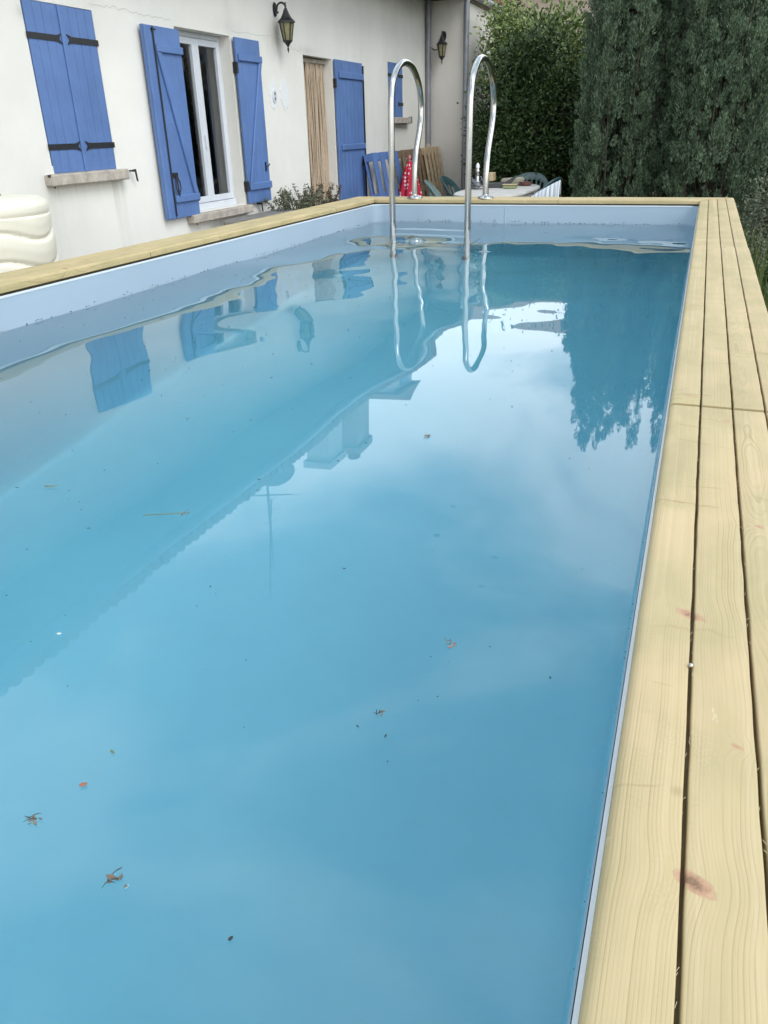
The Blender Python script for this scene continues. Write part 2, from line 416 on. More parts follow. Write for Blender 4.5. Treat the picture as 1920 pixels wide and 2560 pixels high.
def ground_mat():
    t = NT('ground_lawn')
    n = t.noise(0.9, 6, 0.65); n2 = t.noise(25, 4, 0.7)
    c = t.ramp(n, [(0.3, (0.045, 0.06, 0.02)), (0.6, (0.075, 0.095, 0.03)), (0.8, (0.13, 0.11, 0.06))])
    c = t.mix(t.ramp(n2, [(0.4, 0.0), (0.7, 0.5)]), c, (0.04, 0.05, 0.018))
    t.color(c); t.rough(0.95); t.bump(n2, 0.6, 0.02); return t.m
M['ground'] = ground_mat()
def gravel_mat():
    t = NT('terrace_gravel')
    vo = t.N("ShaderNodeTexVoronoi"); vo.inputs['Scale'].default_value = 45; t.l.new(t.co, vo.inputs[0])
    c = t.ramp(vo.outputs['Color'], [(0.2, (0.26, 0.23, 0.19)), (0.8, (0.42, 0.39, 0.34))])
    t.color(c); t.rough(0.95); t.bump(vo.outputs['Distance'], 0.8, 0.02); return t.m
M['gravel'] = gravel_mat()

def leaf_mat(name, stops, rough=0.55, nscale=1.5, tip=None):
    t = NT(name)
    g = t.N("ShaderNodeNewGeometry"); n = t.noise(nscale, 3, 0.6)
    f = t.math('ADD', t.math('MULTIPLY', g.outputs['Random Per Island'], 0.55), t.math('MULTIPLY', n, 0.5))
    c = t.ramp(f, stops)
    if tip:
        c = t.mix(t.ramp(t.noise(0.9, 2, 0.5, t.mapping((1, 1, 0.6), (4, 2, 1))), [(0.60, 0.0), (0.70, 0.8)]), c, tip)
    t.color(c); t.rough(rough); t.b.inputs['Specular IOR Level'].default_value = 0.25
    t.b.inputs['Transmission Weight'].default_value = 0.0
    return t.m
M['cypress'] = leaf_mat('cypress_spray', [(0.2, (0.034, 0.058, 0.034)), (0.5, (0.085, 0.130, 0.076)), (0.85, (0.21, 0.28, 0.17))], 0.7, 5.0, (0.11, 0.11, 0.04))
M['cypress_dark'] = leaf_mat('cypress_dark_spray', [(0.15, (0.02, 0.038, 0.022)), (0.5, (0.04, 0.066, 0.038)), (0.9, (0.075, 0.10, 0.05))], 0.7, 2.5, (0.10, 0.08, 0.03))
M['leaf'] = leaf_mat('shrub_leaf', [(0.2, (0.016, 0.032, 0.011)), (0.55, (0.038, 0.068, 0.021)), (0.9, (0.11, 0.16, 0.05))], 0.45)
M['leaf_light'] = leaf_mat('light_shrub_leaf', [(0.15, (0.07, 0.11, 0.03)), (0.5, (0.15, 0.21, 0.06)), (0.85, (0.30, 0.36, 0.14))], 0.45)
M['leaf_dark'] = leaf_mat('dark_hedge_leaf', [(0.15, (0.012, 0.022, 0.010)), (0.5, (0.025, 0.042, 0.018)), (0.9, (0.05, 0.075, 0.03))], 0.5)
M['grey_leaf'] = leaf_mat('grey_green_leaf', [(0.15, (0.07, 0.085, 0.055)), (0.5, (0.13, 0.145, 0.09)), (0.9, (0.22, 0.23, 0.16))], 0.6)
M['dry_leaf'] = leaf_mat('dry_leaf', [(0.15, (0.05, 0.04, 0.025)), (0.5, (0.11, 0.085, 0.055)), (0.9, (0.20, 0.16, 0.11))], 0.8)
M['grass'] = leaf_mat('grass_blade', [(0.15, (0.05, 0.075, 0.02)), (0.5, (0.09, 0.13, 0.035)), (0.9, (0.17, 0.21, 0.07))], 0.6)

def leaf_cloud(name, cen, dirs, L, W, mat, parent=None, kind=None, fold=0.25):
    """diamond leaf per row: cen (n,3) base points, dirs (n,3) pointing directions, L, W sizes"""
    n = len(cen)
    d = dirs / np.linalg.norm(dirs, axis=1, keepdims=True)
    rnd = RNG.normal(size=(n, 3)); side = np.cross(d, rnd); side /= np.linalg.norm(side, axis=1, keepdims=True) + 1e-9
    L = np.broadcast_to(np.asarray(L, float), (n,))[:, None]; W = np.broadcast_to(np.asarray(W, float), (n,))[:, None]
    nrm = np.cross(side, d)
    v = np.empty((n, 4, 3))
    v[:, 0] = cen; v[:, 1] = cen + d * L * .45 + side * W * .5 + nrm * W * fold * .5
    v[:, 2] = cen + d * L; v[:, 3] = cen + d * L * .45 - side * W * .5 + nrm * W * fold * .5
    me = bpy.data.meshes.new(name)
    me.vertices.add(n * 4); me.vertices.foreach_set('co', v.reshape(-1).astype(np.float32))
    me.loops.add(n * 4); me.loops.foreach_set('vertex_index', np.arange(n * 4, dtype=np.int32))
    me.polygons.add(n); me.polygons.foreach_set('loop_start', np.arange(0, n * 4, 4, dtype=np.int32))
    try: me.polygons.foreach_set('loop_total', np.full(n, 4, dtype=np.int32))
    except Exception: pass
    me.update(calc_edges=True); me.validate()
    me.materials.append(mat)
    o = bpy.data.objects.new(name, me); COL.objects.link(o)
    if parent: o.parent = parent
    if kind: o['kind'] = kind
    return o

# ------------------------------------------------------------------ dimensions found from the photograph
XR, XL, YF, YN = -0.0027, -2.2265, 5.706, -2.40       # inner edges of the coping; unseen near end set back to brighten near water
CW = 0.208; ZC = 0.970; TC = 0.0316                    # coping width, top height, thickness
WZ = 0.8163                                            # water level
FLOOR = -0.60
HX = -4.5                                              # face of the house wall

# ------------------------------------------------------------------ ground (with the hole for the pool)
def ring_sheet(name, ox0, ox1, oy0, oy1, ix0, ix1, iy0, iy1, z, mat, kind):
    b = MB()
    b.add([(ox0, oy0, z), (ox1, oy0, z), (ox1, oy1, z), (ox0, oy1, z), (ix0, iy0, z), (ix1, iy0, z), (ix1, iy1, z), (ix0, iy1, z)],
          [(0, 1, 5, 4), (1, 2, 6, 5), (2, 3, 7, 6), (3, 0, 4, 7)])
    return tag(b.build(name, mat), 'green and brown garden ground round the raised pool', None, None, kind)
ring_sheet('ground', -150, 150, -150, 200, XL - 0.16, XR + 0.16, YN - 0.16, YF + 0.16, 0.0, M['ground'], 'structure')
g = MB().add([(HX, -6, .004), (XL - .17, -6, .004), (XL - .17, 14.05, .004), (HX, 14.05, .004)], [(0, 1, 2, 3)]).build('terrace', M['gravel'], kind='structure')
g['label'] = 'pale gravel terrace between the house wall and the pool'

# ------------------------------------------------------------------ house
house = empty('house', (HX, 5, 0), 'cream rendered house with blue shutters running along the left of the pool', 'house')
def hp(o):   # keep world placement while parenting to the house empty
    o.parent = house; o.matrix_parent_inverse = Matrix.Translation((-HX, -5, 0)); return o

# front wall as a grid of cells with holes
OPEN = [(5.02, 5.755, 1.24, 2.285), (6.83, 7.765, 0.75, 2.277), (9.387, 10.2, 0.02, 2.22), (12.2, 12.83, 1.59, 2.305)]
ys = sorted({-6.0, 14.05} | {a for o in OPEN for a in o[:2]}); zs = sorted({-0.05, 3.24} | {a for o in OPEN for a in o[2:]})
b = MB()
for i in range(len(ys) - 1):
    for k in range(len(zs) - 1):
        yc, zc = (ys[i] + ys[i + 1]) / 2, (zs[k] + zs[k + 1]) / 2
        if any(o[0] < yc < o[1] and o[2] < zc < o[3] for o in OPEN): continue
        b.add([(HX, ys[i], zs[k]), (HX, ys[i + 1], zs[k]), (HX, ys[i + 1], zs[k + 1]), (HX, ys[i], zs[k + 1])], [(0, 1, 2, 3)])
dep = {0: .02, 1: .14, 2: .22, 3: .02}
for n, (y0, y1, z0, z1) in enumerate(OPEN):
    x2 = HX - 0.30
    b.add([(HX, y0, z0), (HX, y1, z0), (HX, y1, z1), (HX, y0, z1), (x2, y0, z0), (x2, y1, z0), (x2, y1, z1), (x2, y0, z1)],
          [(0, 1, 5, 4), (1, 2, 6, 5), (2, 3, 7, 6), (3, 0, 4, 7)])
w = b.build('wall', M['stucco']); hp(w); w['label'] = 'cream rendered front wall with fine cracks'
# wing wall facing the camera, side and back walls
b = MB().box(-9.0, -3.87, 14.05, 22.0, -0.05, 3.24); o = b.build('wing_wall', M['stucco_wing'], bevel=.012); hp(o)
b = MB().box(-9.0, HX - 0.30, -6, -5.7, -0.05, 3.24).box(-9.3, -9.0, -6, 22, -0.05, 3.24); hp(b.build('back_wall', M['stucco']))
# roof: soffit, sloping deck, eave tiles, gutter
EX, EZ = -3.80, 3.44
hp(MB().box(-9.3, EX - .06, -6.3, 22.3, 3.24, 3.285).build('soffit', M['soffit']))
hp(MB().box(EX - .06, EX - .03, -6.3, 22.3, 3.22, 3.37).build('fascia_board', M['soffit']))
b = MB()
b.prism([(EX, 3.37), (-8.2, 4.90), (-12.6, 3.37), (-12.6, 3.30), (-8.2, 4.83), (EX, 3.30)], lambda a, z: (a, -6.3, z), lambda a, z: (a, 22.3, z))
hp(b.build('roof', M['tile']))
b = MB(); y = -6.2; slope = math.atan2(1.53, 4.4)
while y < 22.2:
    dz = random.uniform(-.006, .006); dx = random.uniform(-.012, .012)
    pts = [(EX + .03 + dx, y, 3.40 + dz), (EX - .45, y, 3.40 + .45 * math.tan(slope) + dz * .5)]
    b.tube(pts, [.052, .045], 8); y += .112
hp(b.build('eave_tile_row', M['tile'], smooth=60, kind='stuff'))
b = MB().tube([(EX + .0, -6.2, 3.30), (EX + .0, 22.2, 3.30)], .055, 10); hp(b.build('gutter', M['zinc'], smooth=60))
def chimney(x0, x1, y0, y1, top, pot=True):
    c = hp(MB().box(x0, x1, y0, y1, 3.6, top - .12).box(x0 - .05, x1 + .05, y0 - .05, y1 + .05, top - .12, top).build('chimney', M['brick']))
    if not pot: c.data.materials[0] = M['stucco_white']
    if pot:
        p = MB().lathe([(.11, 0), (.11, .16), (.13, .18), (.10, .22)], ((x0 + x1) / 2, (y0 + y1) / 2, top), 12).build('chimney_pot', M['tile'], smooth=40)
        p.parent = c
chimney(-5.5, -5.1, 10.70, 11.25, 5.20, False)
bpy.context.view_layer.update()
chimney(-5.6, -5.2, 12.15, 12.70, 5.50, True)
dm = hp(MB().box(-6.0, -4.45, 12.0, 12.95, 3.45, 4.30).build('dormer', M['stucco_white']))
MB().prism([(11.85, 4.30), (13.10, 4.30), (12.475, 4.62)], lambda a, z: (-6.4, a, z), lambda a, z: (-4.30, a, z)).build('dormer_roof', M['tile'], dm)
MB().box(-4.45, -4.42, 12.28, 12.68, 3.75, 4.2).build('dormer_shutter', M['blue'], dm)
# TV mast with two aerials and a dish
ant = MB()
ax, ay = -5.2, 8.85
ant.tube([(ax, ay, 3.8), (ax, ay, 5.75)], .018, 6)
ant.tube([(ax, ay, 5.75), (ax + .05, ay - .12, 6.02)], .012, 6)
ant.tube([(ax - .3, ay + .6, 5.25), (ax + .2, ay - .55, 6.2)], .012, 6)
for k in range(9):
    f = k / 8; c = Vector((ax - .3, ay + .6, 5.25)).lerp(Vector((ax + .2, ay - .55, 6.2)), f); ant.tube([c + Vector((-.10, 0, .05)), c + Vector((.10, 0, -.05))], .004, 4)
ant.tube([(ax - .1, ay - .30, 4.75), (ax + .1, ay + .45, 5.05)], .010, 6)
for k in range(7):
    c = Vector((ax - .1, ay - .30, 4.75)).lerp(Vector((ax + .1, ay + .45, 5.05)), k / 6); ant.tube([c + Vector((-.16, -.03, 0)), c + Vector((.16, .03, 0))], .004, 4)
am = empty('tv_aerial', (ax, ay, 4.0), 'thin television mast with aerials and dish, seen mirrored in the pool', 'aerial')
o = ant.build('mast', M['zinc'], am); o.matrix_parent_inverse = Matrix.Translation((-ax, -ay, -4.0))
d = MB().lathe([(.02, 0), (.15, .02), (.26, .07), (.27, .075), (.14, .035), (.02, .015)], (0, 0, 0), 18).build('dish', M['stone'], am, smooth=60)
d.location = (.02, .22, .55); d.rotation_euler = (R(70), 0, R(40))

# sills
def sill(y0, y1, zt, th, name='sill', parent=None):
    o = MB().box(HX - .02, HX + .085, y0, y1, zt - th, zt).build(name, M['sill'], bevel=.008)
    return o
hp(sill(4.92, 5.80, 1.185, .078)); hp(sill(6.66, 7.79, .745, .075)); hp(sill(12.2, 13.02, 1.583, .085))
hp(MB().box(-4.78, HX + .06, 9.35, 10.24, -.02, .02).build('door_step', M['sill'], bevel=.005))

# cracks and plaster patches in the wall
def ribbon(pts, wd, x):
    b = MB()
    for (a, c) in zip(pts[:-1], pts[1:]):
        b.add([(x, a[0], a[1] - wd), (x, c[0], c[1] - wd), (x, c[0], c[1] + wd), (x, a[0], a[1] + wd)], [(0, 1, 2, 3)])
    return b
def crack_path(p, n=10, amp=.012):
    out = []
    for a, c in zip(p[:-1], p[1:]):
        for k in range(n):
            f = k / n; out.append((a[0] + (c[0] - a[0]) * f, a[1] + (c[1] - a[1]) * f + random.uniform(-amp, amp)))
    return out + [p[-1]]
M['crack'] = plain('hairline_crack', (0.50, 0.48, 0.43), 0.95, 0.1)
hp(ribbon(crack_path([(5.735, 2.325), (6.085, 2.331), (6.41, 2.319), (6.8, 2.314)]), .0018, HX + .0015).build('crack', M['crack']))
hp(ribbon(crack_path([(7.8, 2.327), (8.695, 2.341), (8.95, 2.30), (9.3, 2.24)]), .0018, HX + .0015).build('crack', M['crack']))
def patch(yc, zc, ry, rz):
    n = 40; pts = []
    for k in range(n):
        a = 2 * PI * k / n; rr = 1 + random.uniform(-.12, .12)
        pts.append((yc + ry * rr * math.cos(a), zc + rz * rr * math.sin(a)))
    return MB().prism(pts, lambda y, z: (HX, y, z), lambda y, z: (HX + .004, y, z))
hp(patch(8.597, 1.79, .105, .145).build('plaster_patch', M['paper'])); hp(patch(8.86, 1.80, .105, .145).build('plaster_patch', M['paper']))
sw = empty('wall_fitting', (HX + .004, 8.60, 1.778), 'small white oval cable outlet with two round openings on the left plaster patch', 'wall fitting')
MB().prism([(.042 * math.cos(a * PI / 10), .066 * math.sin(a * PI / 10)) for a in range(20)], lambda y, z: (0, y, z), lambda y, z: (.012, y, z)).build('cover', M['pvc'], sw, bevel=.003)
for zz in (.024, -.024):
    MB().prism([(.016 * math.cos(a * PI / 8), zz + .018 * math.sin(a * PI / 8)) for a in range(16)], lambda y, z: (.0122, y, z), lambda y, z: (.016, y, z)).build('opening', M['stone'], sw)

# ------------------------------------------------------------------ shutters
def shutter_planks(root, y0, y1, z0, z1, x0, x1, n, face=+1):
    """vertical tongue and groove planks, each its own part"""
    wd = (y1 - y0) / n
    for k in range(n):
        dx = random.uniform(-.0012, .0012)
        MB().box(x0, x1 + dx, y0 + k * wd + .0016, y0 + (k + 1) * wd - .0016, z0, z1).build('plank', M['blue'], root, bevel=.0035)
    MB().box(x0 + .006, x1 - .007, y0 + .004, y1 - .004, z0 + .004, z1 - .004).build('core_board', M['blue'], root)

def strap(root, ya, yb, z, x):
    """strap hinge with a swallow tail at yb and its pintle at ya"""
    s = 1 if yb > ya else -1
    h = .020
    poly = [(ya, z - h), (yb - s * .05, z - h), (yb, z - h * 1.7), (yb - s * .028, z), (yb, z + h * 1.7), (yb - s * .05, z + h), (ya, z + h)]
    o = MB().prism(poly, lambda y, zz: (x, y, zz), lambda y, zz: (x + .006, y, zz)).build('strap_hinge', M['iron'], root)
    p = MB().tube([(x + .004, ya - s * .004, z - .045), (x + .004, ya - s * .004, z + .04)], .012, 8).box(x - .01, x + .004, ya - s * .03 - .008, ya - s * .03 + .008, z - .06, z + .03).build('pintle', M['iron'], o, smooth=40)
    for f in (.2, .5, .8):
        yy = ya + (yb - ya) * f
        MB().lathe([(.007, 0), (.006, .004), (.002, .006)], (0, 0, 0), 8).build('bolt', M['iron'], o)
        bo = [c for c in o.children][-1]; bo.location = (x + .006, yy, z); bo.rotation_euler = (0, R(90), 0)
    return o

def closed_pair(y0, y1, z0, z1, label, planks, strap_len, hz):
    root = empty('window_shutters', (0, 0, 0), label, 'shutters')
    ym = (y0 + y1) / 2
    x0, x1 = HX - .022, HX + .006
    for a, c in ((y0, ym), (ym, y1)):
        shutter_planks(root, a + .004, c - .002, z0, z1, x0, x1, planks)
    MB().box(x1, x1 + .012, ym - .028, ym + .018, z0, z1).build('cover_strip', M['blue'], root, bevel=.004)
    for z in hz:
        strap(root, y0 - .012, y0 + strap_len, z, x1); strap(root, y1 + .012, y1 - strap_len, z, x1)
    return root
closed_pair(5.025, 5.75, 1.188, 2.28, 'closed pair of blue plank shutters above the cream tank at the far left', 4, .335, (2.07, 1.365))
closed_pair(12.2, 12.825, 1.588, 2.30, 'small closed pair of blue shutters seen through the left ladder loop', 4, .22, (2.14, 1.765))

def leaf(label, y0, y1, z0, z1, xb, hinge_y, ledges, diag=None, lat=None, n=4):
    root = empty('open_shutter', (0, 0, 0), label, 'shutter')
    shutter_planks(root, y0, y1, z0, z1, xb, xb + .028, n)
    for (a, c, zt, zb) in ledges:
        MB().box(xb + .028, xb + .052, a, c, zb, zt).build('ledge', M['blue'], root, bevel=.006)
    if diag:
        (ya, za), (yb, zb), wdt = diag
        MB().prism([(ya - wdt / 2, za), (ya + wdt / 2, za), (yb + wdt / 2, zb), (yb - wdt / 2, zb)], lambda y, z: (xb + .028, y, z), lambda y, z: (xb + .050, y, z)).build('brace', M['blue'], root, bevel=.005)
    for z in (z0 + .30 if z1 - z0 > 1.8 else z0 + .17, z1 - .26):
        h = MB().box(HX, xb + .03, hinge_y - .012, hinge_y + .012, z - .05, z + .05).build('hinge', M['iron'], root, bevel=.004)
    return root
s1 = leaf('open blue shutter left of the tall window, with long bolt and ornate latch', 6.285, 6.812, .738, 2.245, -4.47, 6.818,
          [(6.425, 6.812, 2.110, 2.052), (6.425, 6.812, .932, .870)], ((6.455, 2.052), (6.77, .932), .06))
MB().box(-4.442, -4.424, 6.285, 6.335, .742, 2.240).build('edge_strip', M['blue'], s1, bevel=.005)
MB().box(-4.442, -4.432, 6.340, 6.385, .742, 2.240).build('edge_strip', M['blue'], s1, bevel=.004)
MB().tube([(-4.430, 6.408, .76), (-4.430, 6.408, 2.235)], .0065, 8).box(-4.44, -4.42, 6.395, 6.44, 2.21, 2.222).build('bolt_rod', M['iron'], s1)
b = MB(); cy, cz = 6.475, 1.09
b.box(-4.442, -4.430, cy - .05, cy + .03, cz - .012, cz + .03)
for sg in (-1, 1):
    b.tube([(-4.424, cy + sg * .004, cz), (-4.420, cy + sg * .030, cz - .05), (-4.418, cy + sg * .036, cz - .10), (-4.418, cy + sg * .012, cz - .135), (-4.42, cy, cz - .16)], .0055, 6)
b.tube([(-4.424, cy, cz), (-4.42, cy - .006, cz - .07), (-4.42, cy + .004, cz - .17)], .006, 6)
b.build('ornate_latch', M['iron'], s1, smooth=40)
s2 = leaf('open blue shutter folded back right of the tall window, below the left lantern', 7.782, 8.262, .752, 2.268, -4.475, 7.786,
          [(7.80, 8.262, 2.128, 2.066), (7.80, 8.262, .950, .880)], ((8.225, 2.066), (7.835, .950), .055))
MB().tube([(-4.440, 8.18, 1.10), (-4.418, 8.20, 1.10), (-4.415, 8.22, 1.12)], .007, 6).box(-4.444, -4.436, 8.17, 8.19, 1.05, 1.14).build('catch', M['iron'], s2)
s3 = leaf('tall blue door shutter folded open to the right of the corded doorway', 10.215, 11.10, .10, 2.22, -4.485, 10.22,
          [(10.30, 11.10, 2.092, 2.018), (10.30, 11.10, 1.262, 1.192), (10.30, 11.10, .42, .35)], None, n=7)
MB().tube([(-4.452, 11.03, 1.04), (-4.40, 11.03, 1.04), (-4.395, 10.98, 1.03)], .009, 8).box(-4.456, -4.445, 11.0, 11.06, .98, 1.10).build('door_handle', M['iron'], s3, smooth=40)
MB().box(-4.47, -4.44, 11.103, 11.112, .15, 2.19).build('edge_shadow_strip', M['iron'], s3)  # dark strip standing in for the shadow along the shutter's right edge

def hook(y, z, d, label):
    r = empty('shutter_stop', (HX, y, z), label, 'shutter stop')
    MB().tube([(0, 0, 0), (.05, 0, 0)], .007, 6).build('spike', M['iron'], r)
    MB().prism([(-.030 * d, .010), (.012 * d, .012), (.016 * d, -.02), (.022 * d, -.085), (.010 * d, -.075), (.002 * d, -.010), (-.030 * d, -.006)], lambda y, z: (.05, y, z), lambda y, z: (.060, y, z)).build('tongue', M['iron'], r)
hook(4.93, 1.175, 1, 'black iron shutter stop left of the pale sill under the closed shutters')
hook(5.915, 1.165, 1, 'black iron shutter stop right of the pale sill under the closed shutters')
hook(6.72, .735, 1, 'black iron shutter stop below the left leaf of the tall window')
hook(8.02, .735, 1, 'black iron shutter stop below the right leaf of the tall window')
hook(13.10, 1.585, 1, 'black iron shutter stop beside the small far sill')

# ------------------------------------------------------------------ tall window: frame, casements, room
win = empty('tall_window', (0, 0, 0), 'tall white framed window with dark panes between two open blue shutters', 'window')
fx0, fx1 = -4.66, -4.615
y0, y1, z0, z1 = 6.83, 7.765, .75, 2.277
MB().box(fx0, fx1, y0, y0 + .035, z0, z1).box(fx0, fx1, y1 - .035, y1, z0, z1).box(fx0, fx1, y0 + .035, y1 - .035, z1 - .045, z1).box(fx0, fx1 + .035, y0 + .035, y1 - .035, z0, z0 + .06).build('frame', M['pvc'], win, bevel=.004)
for a, c in ((y0 + .038, 7.298), (7.302, y1 - .038)):
    cf = MB(); t_ = .055; zb, zt = z0 + .064, z1 - .049
    cf.box(fx0 + .01, fx1 + .012, a, a + t_, zb, zt).box(fx0 + .01, fx1 + .012, c - t_, c, zb, zt).box(fx0 + .01, fx1 + .012, a + t_, c - t_, zb, zb + t_).box(fx0 + .01, fx1 + .012, a + t_, c - t_, zt - t_, zt)
    cs = cf.build('casement', M['pvc'], win, bevel=.004)
    MB().box(-4.640, -4.634, a + t_ - .003, c - t_ + .003, zb + t_ - .003, zt - t_ + .003).build('pane', M['glass'], cs)
MB().box(-4.60, -4.585, 7.285, 7.31, 1.30, 1.42).build('window_handle', M['pvc'], win, bevel=.004)
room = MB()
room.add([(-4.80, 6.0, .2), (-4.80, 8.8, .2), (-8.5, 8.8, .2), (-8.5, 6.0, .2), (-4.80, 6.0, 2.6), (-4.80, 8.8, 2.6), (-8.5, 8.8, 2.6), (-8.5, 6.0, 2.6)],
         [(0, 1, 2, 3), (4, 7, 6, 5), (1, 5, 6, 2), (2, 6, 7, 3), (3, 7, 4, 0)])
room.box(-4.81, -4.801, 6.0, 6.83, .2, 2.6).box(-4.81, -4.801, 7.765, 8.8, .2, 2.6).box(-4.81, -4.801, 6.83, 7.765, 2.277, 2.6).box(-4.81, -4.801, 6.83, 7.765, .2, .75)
hp(room.build('room', M['dark_room']))
# hanging curtain inside, pleated
cb = MB(); n = 36; pts = []
for k in range(n + 1):
    yy = 7.98 + .30 * k / n; pts.append((-4.90 + .018 * math.sin(k * 1.7), yy))
for (a, c) in zip(pts[:-1], pts[1:]):
    cb.add([(a[0], a[1], .8), (c[0], c[1], .8), (c[0], c[1], 2.27), (a[0], a[1], 2.27)], [(0, 1, 2, 3)])
tag(cb.build('window_curtain', M['curtain'], smooth=True), 'grey pleated curtain hanging inside the right half of the tall window', 'curtain')

# door curtain of cords
dc = empty('cord_door_curtain', (0, 0, 0), 'beige cord curtain filling the narrow doorway', 'door curtain')
MB().box(-4.625, -4.585, 9.39, 10.197, 2.165, 2.205).build('rail', M['sill'], dc)
b = MB(); yy = 9.392
while yy < 10.195:
    xo = random.uniform(-.012, .012); ph = random.uniform(0, 6); a = .004
    pts = [(-4.605 + xo + a * math.sin(z * 5 + ph), yy + a * math.cos(z * 4 + ph), z) for z in np.linspace(2.165, .03, 14)]
    b.tube(pts, .0080, 5); yy += random.uniform(.009, .015) if random.random() < .93 else .022
b.build('cords', M['beads'], dc, smooth=True, kind='stuff')
hp(MB().box(-4.815, -4.803, 9.0, 10.5, 0, 2.5).build('door_leaf', plain('brown_door', (0.20, 0.14, 0.09), .7)))

# ------------------------------------------------------------------ lanterns
def lantern(loc, rz, label):
    """origin at the wall plate; +x is away from the wall"""
    r = empty('wall_lantern', loc, label, 'lantern', 'black wall lanterns on the house', rz)
    pl = MB().prism([(.036 * math.cos(a * PI / 10), .060 * math.sin(a * PI / 10) * (1.0 if a < 10 else 1.25)) for a in range(20)], lambda y, z: (0, y, z), lambda y, z: (.022, y, z)).build('wall_plate', M['iron'], r, bevel=.008, bseg=2, smooth=50)
    arm = [(.02, 0, -.025), (.035, 0, .0)] + [(.085 - .05 * math.cos(a), 0, .005 + .045 * math.sin(a)) for a in np.linspace(0, PI, 9)] + [(.130, 0, -.015)]
    b = MB().tube(arm, .0095, 8)
    for c in ((.040, 0, -.035), (.118, 0, -.030)):
        b.lathe([(.002, -.012), (.010, -.008), (.012, 0), (.010, .008), (.002, .012)], c, 8)
    b.build('arm', M['iron'], r, smooth=50)
    cx = .136
    MB().lathe([(.003, .055), (.008, .040), (.006, .030), (.012, .018), (.008, .006), (.012, -.006)][::-1], (cx, 0, 0), 8).build('finial', M['iron'], r, smooth=50)
    MB().lathe([(.092, -.135), (.092, -.120), (.080, -.112), (.055, -.088), (.034, -.050), (.020, -.018), (.012, 0)], (cx, 0, 0), 6, PI / 6).build('hood', M['iron'], r)
    for k in range(6):
        a0 = PI / 6 + k * PI / 3; a1 = a0 + PI / 3
        T0 = Vector((cx + .074 * math.cos(a0), .074 * math.sin(a0), -.135)); T1 = Vector((cx + .074 * math.cos(a1), .074 * math.sin(a1), -.135))
        B0 = Vector((cx + .044 * math.cos(a0), .044 * math.sin(a0), -.300)); B1 = Vector((cx + .044 * math.cos(a1), .044 * math.sin(a1), -.300))
        cen = (T0 + T1 + B0 + B1) / 4; nrm = (cen - Vector((cx, 0, cen.z))).normalized()
        MB().add([T0 - nrm * .003, T1 - nrm * .003, B1 - nrm * .003, B0 - nrm * .003, T0 - nrm * .006, T1 - nrm * .006, B1 - nrm * .006, B0 - nrm * .006],
                 [(0, 1, 2, 3), (7, 6, 5, 4), (0, 4, 5, 1), (1, 5, 6, 2), (2, 6, 7, 3), (3, 7, 4, 0)]).build('pane', M['amber'], r)
        MB().bar(T0, B0, .011, .009, nrm).build('glazing_bar', M['iron'], r)
    MB().lathe([(.003, -.412), (.006, -.395), (.012, -.378), (.006, -.360), (.014, -.345), (.030, -.322), (.050, -.305), (.052, -.297), (.048, -.292)], (cx, 0, 0), 6, PI / 6).build('base', M['iron'], r)
    return r
lantern((HX, 8.756, 2.600), 0, 'larger black wall lantern with amber panes, between tall window and doorway')
lantern((-4.20, 14.05, 2.755), R(-90), 'small black wall lantern between the two grey downpipes')
tag(MB().tube([(-4.44, 14.03, 2.66), (-4.42, 14.035, 2.60), (-4.36, 14.035, 2.56), (-4.27, 14.035, 2.565), (-4.22, 14.035, 2.62), (-4.20, 14.03, 2.70)], .007, 6).build('lantern_cable', M['iron'], smooth=True), 'short black cable looping from the downpipe to the small far lantern', 'cable')

# ------------------------------------------------------------------ downpipes
def downpipe(x, y, r, zb, zt, label, joints):
    root = empty('downpipe', (x, y, 0), label, 'downpipe')
    MB().tube([(0, 0, zb), (0, 0, zt)], r, 16).build('pipe', M['zinc'], root, smooth=60)
    for z in joints: MB().tube([(0, 0, z - .012), (0, 0, z + .012)], r + .004, 16).build('collar', M['zinc'], root, smooth=60)
    return root
p1 = downpipe(HX + .055, 13.98, .042, 1.19, 3.26, 'grey metal downpipe between the small shuttered window and the far lantern, above the pallets', (1.81, 3.0))
MB().tube([(0, 0, 0), (0, 0, 1.19)], .048, 16).build('foot_pipe', M['sill'], p1, smooth=60)
downpipe(-3.825, 14.02, .044, .05, 3.30, 'grey metal downpipe on the far corner of the house, beside the shrub', (.9, 1.55))

# ------------------------------------------------------------------ neighbouring house beyond the shrubs
nb = empty('neighbour_house', (-3.4, 18, 0), 'pinkish house partly showing above the tall shrub', 'house')
MB().box(-3.2, 5.5, -.5, 7.5, 0, 3.85).build('wall', M['stucco_pink'], nb)
MB().prism([(-.9, 3.80), (8.0, 3.80), (3.5, 5.0)], lambda a, z: (-3.6, a, z), lambda a, z: (5.9, a, z)).build('roof', M['tile'], nb)

# ------------------------------------------------------------------ pool
pool = empty('swimming_pool', (0, 0, 0), 'long raised swimming pool with pale blue liner and a pine coping', 'pool')
